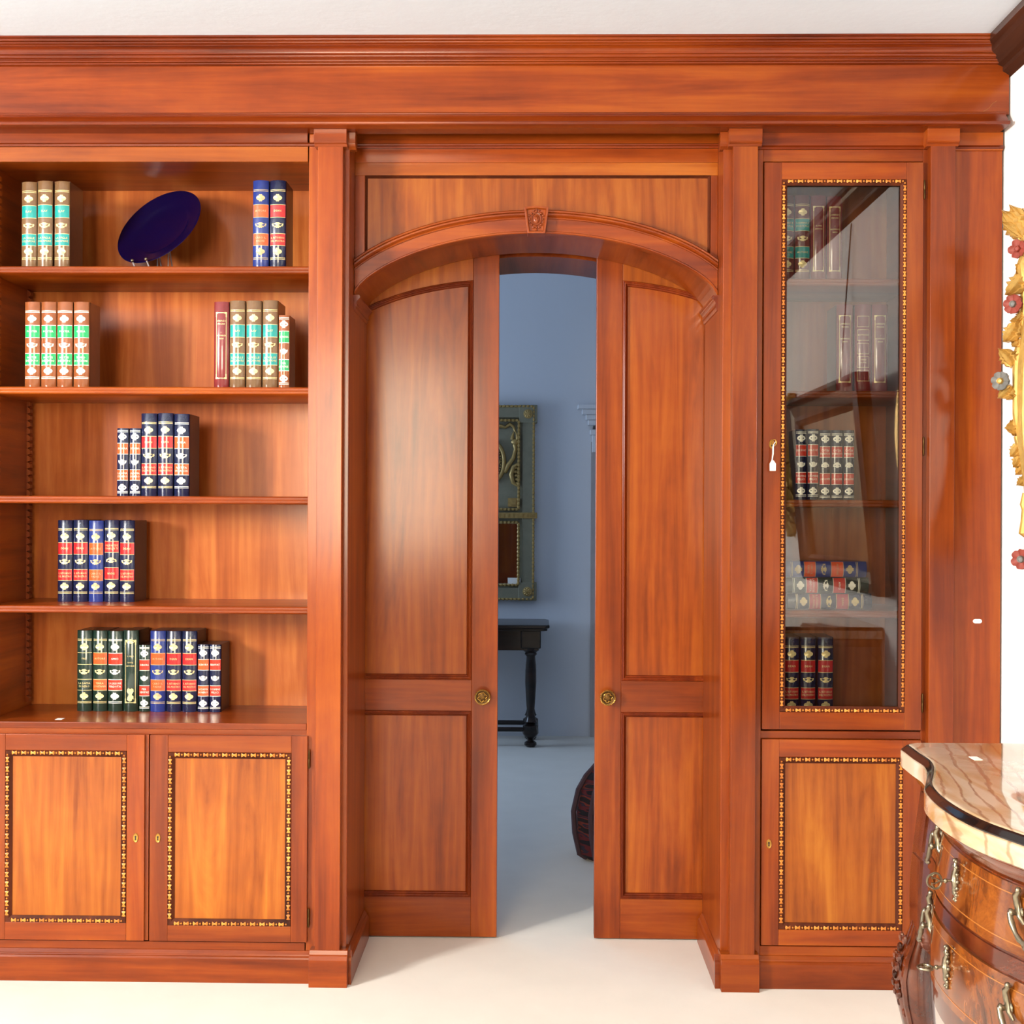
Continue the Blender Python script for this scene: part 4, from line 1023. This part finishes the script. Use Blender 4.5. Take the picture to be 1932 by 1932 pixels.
nrm = (-.75, -.65, 0)
ring = MB()                                            # flat oval moulding of the frame
RC = Vector((WX-.035, -.52, 1.58))
ring.tube([RC+Vector((0, .27*cos(t), .40*sin(t))) for t in [2*pi*i/56 for i in range(56)]], [.026+.004*cos(6*2*pi*i/56) for i in range(56)], 10, True)
ring.tube([RC+Vector((-.02, .235*cos(t), .365*sin(t))) for t in [2*pi*i/56 for i in range(56)]], .010, 8, True)
ring.build('frame_moulding', M_['gilt'], gm, smooth=True)
MB().prism([(RC.y+.25*cos(2*pi*i/48), RC.z+.385*sin(2*pi*i/48)) for i in range(48)], 'x', WX-.03, WX-.002).build('mirror_glass', M_['mirror'], gm)
for a_, b_, kw in ((gp(1930,448), gp(1896,398), (.030, .12,)), (gp(1934,446), gp(1911,388), (.024, .15,)), (gp(1938,440), gp(1934,394), (.026, .1,)), (gp(1928,446), gp(1894,420), (.016, .15,)), (gp(1930,505), gp(1919,500), (.02,)), (gp(1936,510), gp(1903,558), (.030, .15,)), (gp(1928,585), gp(1922,606), (.014,)), (gp(1918,607), gp(1897,646), (.026, .1,)), (gp(1924,606), gp(1908,606), (.012,)), (gp(1924,640), gp(1914,655), (.02,)), (gp(1911,690), gp(1889,658), (.022, .2,)), (gp(1908,728), gp(1886,752), (.020, .15,)), (gp(1912,735), gp(1903,755), (.012,)), (gp(1918,806), gp(1898,808), (.018, .2,)), (gp(1922,835), gp(1910,862), (.018, .2,)), (gp(1926,850), gp(1916,882), (.018, .2,)), (gp(1934,870), gp(1920,896), (.018, .2,)), (gp(1938,900), gp(1921,916), (.016, .2,))):
    g = MB(); leaf(g, a_, b_, nrm, *kw); g.build('acanthus_leaf', M_['gilt'], gm, smooth=True, sharp=60)
st = MB()
st.tube([gp(1926,640), gp(1920,670), gp(1918,700), gp(1917,740), gp(1917,780), gp(1920,800), gp(1926,806)], [.008,.012,.0105,.009,.009,.012,.010], 8)
st.tube([gp(1931,650), gp(1926,680), gp(1925,710), gp(1924,760), gp(1925,798), gp(1930,806)], [.008,.012,.010,.009,.010,.008], 8)
st.tube([gp(1918,822), gp(1924,836), gp(1928,852), gp(1934,880)], [.008,.012,.012,.010], 8)
st.tube([gp(1932,930), gp(1930,952), gp(1931,962), gp(1932,985), gp(1929,1006), gp(1934,1012)], [.004,.008,.005,.009,.010,.004], 8)
st.tube([gp(1934,445), gp(1936,480), gp(1930,500), gp(1934,540), gp(1934,600), gp(1930,630)], [.010,.014,.016,.012,.012,.010], 8)
# anchor the carving back to the frame
for py in (480, 620, 720, 860): st.tube([gp(1932,py), Vector((WX-.03, -.32, gp(1932,py).z))], .012, 7)
st.tube([gp(1934,880), gp(1938,960), gp(1936,1050)], .006, 7)
st.build('scroll_stem', M_['gilt'], gm, smooth=True)
flower(gm, gp(1921,470), nrm, .023, M_['rose'], M_['rose'], 5)
flower(gm, gp(1913,574), nrm, .024, M_['rose'], M_['slate'], 7)
flower(gm, gp(1889,719), nrm, .023, M_['slate'], M_['gilt'], 7)
flower(gm, gp(1928,1055), nrm, .025, M_['rose'], M_['slate'], 6)

# ================================================================== things on the right wall seen in the cabinet glass
pa = thing('framed_painting', 'dark painting in a heavy brown frame reflected in the cabinet glass', 'painting', (WX, -1.6, .95))
ang = rad(6)
def pw_(u, v, h):                                      # u along wall (y), v up, h off the wall; hung leaning forward
    return (WX-.012-h*cos(ang)-v*sin(ang), -2.2+u, 1.0+v*cos(ang)-h*sin(ang)*0)
pf = MB()
def sweep3(path, prof, fn):
    P = [Vector(p) for p in path]; m = len(P); rows = []
    for i in range(m):
        a, b, c = P[i-1], P[i], P[(i+1) % m]; d1, d2 = (b-a).normalized(), (c-b).normalized(); n1, n2 = Vector((-d1.y,d1.x)), Vector((-d2.y,d2.x)); k = (n1+n2)/(1+n1.dot(n2))
        rows.append([fn(*(b+k*q), h) for q, h in prof])
    mb = MB(); mb.grid(rows, cu=True, cv=True); return mb
sweep3(rectpath(0,1.2,0,.80), [(0,0),(0,.05),(.02,.062),(.04,.045),(.08,.035),(.10,.042),(.115,.03),(.12,.012),(.12,0)], pw_).build('frame', M_['dkcrown'], pa)
cn = MB(); cn.add([pw_(.11,.11,.012), pw_(1.09,.11,.012), pw_(1.09,.69,.012), pw_(.11,.69,.012), pw_(.11,.11,.002), pw_(1.09,.11,.002), pw_(1.09,.69,.002), pw_(.11,.69,.002)], [(0,1,2,3),(7,6,5,4),(0,4,5,1),(1,5,6,2),(2,6,7,3),(3,7,4,0)])
cn.build('canvas', M_['paint'], pa)
MB().tube([(WX-.05,-1.6,1.80),(WX-.03,-1.6,2.1),(WX-.006,-1.6,2.46)], .003, 6).build('hanging_cord', M_['dktable'], pa)
sco = thing('gilt_sconce', 'gilded carved sconce reflected in the cabinet glass', 'sconce', (WX, -2.68, 1.2))
s2 = MB()
for z, wv in ((1.25,.05),(1.35,.07),(1.47,.05),(1.58,.08),(1.70,.06),(1.80,.05)):
    leaf(s2, (WX-.02,-2.68-wv*.3,z-.06), (WX-.06,-2.68+wv*.5,z+.08), (-1,.2,0), wv, .2); leaf(s2, (WX-.02,-2.68+wv*.3,z-.06), (WX-.06,-2.68-wv*.6,z+.06), (-1,-.2,0), wv*.8, .2)
s2.build('carved_leaf', M_['gilt'], sco, smooth=True, sharp=60)
MB().tube([(WX-.02,-2.68,1.18),(WX-.03,-2.68,1.5),(WX-.02,-2.68,1.88)], .02, 8).build('sconce_stem', M_['gilt'], sco, smooth=True)

# ================================================================== NEXT ROOM
# trumeau mirror
tx1 = X(1013.5, 850, FY-.05); tx0 = tx1-.52
tz1, tz0 = Z(1000,765,FY-.05), Z(1000,1132,FY-.05); tzm = Z(1000,971,FY-.06)
tm = thing('trumeau_mirror', 'olive and gilt carved mirror on the far wall of the next room', 'mirror', ((tx0+tx1)/2, FY, tz0))
yf = FY-.045
bx(tx0+.02, tx1-.02, FY-.02, FY-.001, tz0+.01, tz1-.01).build('backboard', M_['olive'], tm)
for a, b, c, d in ((tx0+.018,tx0+.085,tz0,tz1),(tx1-.085,tx1-.018,tz0,tz1)): bx(a,b,yf,FY-.002,c,d).build('frame_stile', M_['olive'], tm, bevel=.003)
for c, d in ((tz0,tz0+.07),(tz1-.07,tz1)): bx(tx0+.03,tx1-.03,yf,FY-.002,c,d).build('frame_rail', M_['olive'], tm, bevel=.003)
for sx in (0, 1):
    for sz in (0, 1):
        a = tx0 if sx == 0 else tx1-.105; c = tz0-.004 if sz == 0 else tz1-.10
        bx(a, a+.105, yf-.006, FY-.002, c, c+.104).build('corner_ear', M_['olive'], tm, bevel=.003)
        cx, cz = a+.052, c+.052
        r = MB(); r.lathe([(.026,0),(.027,.004),(.022,.006),(.018,.004),(.006,.010),(0,.010)], (cx, yf-.006, cz), (0,-1,0), 20)
        for i in range(8): r.ball((cx+.015*cos(i*pi/4), yf-.011, cz+.015*sin(i*pi/4)), (.006,.003,.006), 6, 4)
        r.build('rosette', M_['oldgilt'], tm, smooth=True)
def rope(x0, x1, z0, z1, r, name):
    m = MB()
    for (a, b) in (((x0,z0),(x1,z0)),((x1,z0),(x1,z1)),((x1,z1),(x0,z1)),((x0,z1),(x0,z0))):
        n = max(6, int(math.hypot(b[0]-a[0], b[1]-a[1])/.022))
        for i in range(n):
            t = (i+.5)/n; m.ball((a[0]+(b[0]-a[0])*t, yf-.004, a[1]+(b[1]-a[1])*t), (r if a[0] == b[0] else .011, r, r if a[0] != b[0] else .012), 6, 4)
        m.tube([(a[0],yf+.002,a[1]),(b[0],yf+.002,b[1])], r*.8, 6)
    m.build(name, M_['oldgilt'], tm, smooth=True)
rope(tx0+.020, tx1-.020, tz0+.004, tz1-.004, .008, 'outer_rope')
rope(tx0+.105, tx1-.105, tzm+.03, tz1-.085, .009, 'upper_rope')
rope(tx0+.105, tx1-.105, tz0+.085, tzm-.045, .009, 'lower_rope')
bx(tx0+.01, tx1+.002, yf-.015, FY-.002, tzm-.022, tzm+.012).build('cross_rail', M_['oldgilt'], tm, bevel=.004)
dt = MB()
n_ = 18
for i in range(n_): dt.box(tx0+.02+i*(.48/n_), tx0+.02+i*(.48/n_)+.018, yf-.021, yf-.014, tzm-.018, tzm+.004)
dt.build('dentil_band', M_['oldgilt'], tm)
bx(tx0+.11, tx1-.11, FY-.024, FY-.018, tz0+.09, tzm-.05).build('mirror_glass', M_['mirror'], tm)
cvm = MB(); mx_ = (tx0+tx1)/2; mz = (tz1+tzm)/2-.01; yk2 = FY-.026
for s in (-1, 1):
    cvm.tube([(mx_+.82*s*.02,yk2,tz1-.13),(mx_+.82*s*.05,yk2-.01,tz1-.115),(mx_+.82*s*.09,yk2,tz1-.125),(mx_+.82*s*.125,yk2-.01,tz1-.105),(mx_+.82*s*.15,yk2,tz1-.12),(mx_+.82*s*.162,yk2-.008,tz1-.15)], [.010,.012,.009,.011,.009,.006], 7)
    for q in (-.012, .012): cvm.tube([(mx_+.82*s*.16+q*.3,yk2-.008,tz1-.145),(mx_+.82*s*.16+q,yk2-.012,tz1-.17),(mx_+.82*s*.16+q*1.3,yk2-.008,tz1-.195)], [.003,.008,.012], 7)
    cvm.tube([(mx_+.82*s*.09,yk2,mz-.06),(mx_+.82*s*.115,yk2-.012,mz-.02),(mx_+.82*s*.15,yk2-.01,mz+.02),(mx_+.82*s*.165,yk2-.008,mz+.07),(mx_+.82*s*.160,yk2-.008,mz+.10)], [.012,.014,.013,.011,.014], 7)
    cvm.ball((mx_+.82*s*.163,yk2-.01,mz+.115), (.024,.012,.02), 8, 6)
    cvm.tube([(mx_+.82*s*.185,yk2-.01,mz-.01),(mx_+.82*s*.15,yk2-.014,mz-.03),(mx_+.82*s*.135,yk2-.014,mz-.075),(mx_+.82*s*.15,yk2-.012,mz-.12),(mx_+.82*s*.185,yk2-.01,mz-.14)], [.008,.013,.014,.013,.008], 7)
    for i in range(5): cvm.ball((mx_+.82*s*(.165+.004*i),yk2-.012,mz-.035-.022*i), (.016,.01,.010), 6, 4)
    cvm.box(mx_+.82*s*.15-.03, mx_+.82*s*.15+.03, yk2-.012, yk2+.006, tzm+.045, tzm+.095); cvm.box(mx_+.82*s*.15-.016, mx_+.82*s*.15+.016, yk2-.02, yk2, tzm+.057, tzm+.083)
cvm.tube([(mx_+.070*cos(t), yk2-.006, mz+.115*sin(t)) for t in [2*pi*i/32 for i in range(32)]], .012, 7, True)
for i in range(36):
    t = 2*pi*i/36; cvm.ball((mx_+.052*cos(t), yk2-.008, mz+.094*sin(t)), .006, 6, 4)
for i in range(7): cvm.ball((mx_+.02*cos(i),yk2-.01,mz+.09*sin(i*2.1)*.6), (.03,.012,.025), 8, 5)
cvm.build('carved_relief', M_['oldgilt'], tm, smooth=True, sharp=60)
cw = W(970, 1098, FY-.03)
tag(bx(cw.x-.037, cw.x+.037, FY-.034, FY-.031, cw.z-.022, cw.z+.024).build('price_card', M_['paper']), 'white price card tucked into the far mirror', 'card')
# side table
tb = thing('side_table', 'dark turned-leg side table under the far mirror', 'table', (-.5, 3.5, 0))
lx_ = X(1001, 1350, 3.42); tzt = Z(1000, 1179, 3.35)
tx = X(1037, 1183, 3.35)
MB().prism([(tx-1.2,3.33),(tx-.02,3.33),(tx,3.36),(tx,3.70),(tx-.02,3.74),(tx-1.2,3.74)], 'z', tzt-.020, tzt).build('table_top', M_['dktable'], tb, bevel=.006)
MB().prism([(tx-1.18,3.35),(tx-.03,3.35),(tx-.012,3.37),(tx-.012,3.72),(tx-1.18,3.72)], 'z', tzt-.034, tzt-.0205).build('top_moulding', M_['dktable'], tb, bevel=.003)
bx(tx-1.12, tx-.06, 3.40, 3.69, tzt-.145, tzt-.034).build('apron', M_['dktable'], tb, bevel=.003)
for x in (lx_, lx_-1.02):
    for yy in (3.44, 3.66):
        bx(x-.055, x+.055, yy-.046, yy+.036, tzt-.135, tzt-.034).build('leg_block', M_['dktable'], tb, bevel=.006)
        zt = tzt-.135
        MB().lathe([(.044,zt),(.046,zt-.012),(.030,zt-.024),(.034,zt-.034),(.024,zt-.045),(.024,zt-.07),(.030,zt-.12),(.031,zt-.19),(.026,zt-.28),(.020,zt-.36),(.028,.152),(.034,.140),(.024,.130)], (x,yy,0), n=16).build('leg', M_['dktable'], tb, smooth=True, sharp=50)
        MB().lathe([(.026,.13),(.042,.118),(.044,.075),(.036,.062),(.018,.046),(.016,.036),(.032,.026),(.034,.012),(.024,.001)], (x,yy,0), n=8).build('foot', M_['dktable'], tb, smooth=True, sharp=40)
for yy in (3.44, 3.66): MB().tube([(lx_-1.02,yy,.095),(lx_,yy,.095)], .013, 8).build('stretcher', M_['dktable'], tb, smooth=True)
for x in (lx_, lx_-1.02): MB().tube([(x,3.44,.095),(x,3.66,.095)], .013, 8).build('stretcher', M_['dktable'], tb, smooth=True)
# kilim-covered bag standing behind the right door
kl = thing('kilim_bag', 'dark red and black kilim bag standing on the carpet behind the right door', 'bag', (.42, 1.25, 0))
rows = []
for z, s, tw in ((.001,.82,0),(.02,.93,0),(.10,1.0,.02),(.18,1.02,.03),(.26,.95,.02),(.31,.84,.0),(.36,.66,-.02),(.39,.50,-.02),(.42,.48,-.01),(.45,.56,0),(.475,.50,0)):
    rows.append([(.42+s*(.265+.008*cos(7*t))*cos(t)*(1-.12*abs(sin(t))**3)+tw*.3, 1.27+s*.17*sin(t), z) for t in [2*pi*i/36 for i in range(36)]])
MB().grid(rows, cu=True, caps=True).build('bag_body', M_['kilim'], kl, smooth=True)
kp = MB()
for t0 in (pi*1.08, pi*1.22):
    kp.tube([(.42+s*.268*cos(t0)*(1-.12*abs(sin(t0))**3), 1.27+s*.174*sin(t0), z) for z, s in ((.004,.84),(.02,.94),(.10,1.01),(.18,1.03),(.26,.96),(.31,.85),(.36,.67),(.40,.50))], .010, 6)
kp.build('braid', plain('braid_wool', lin(70,50,58), .95), kl, smooth=True)
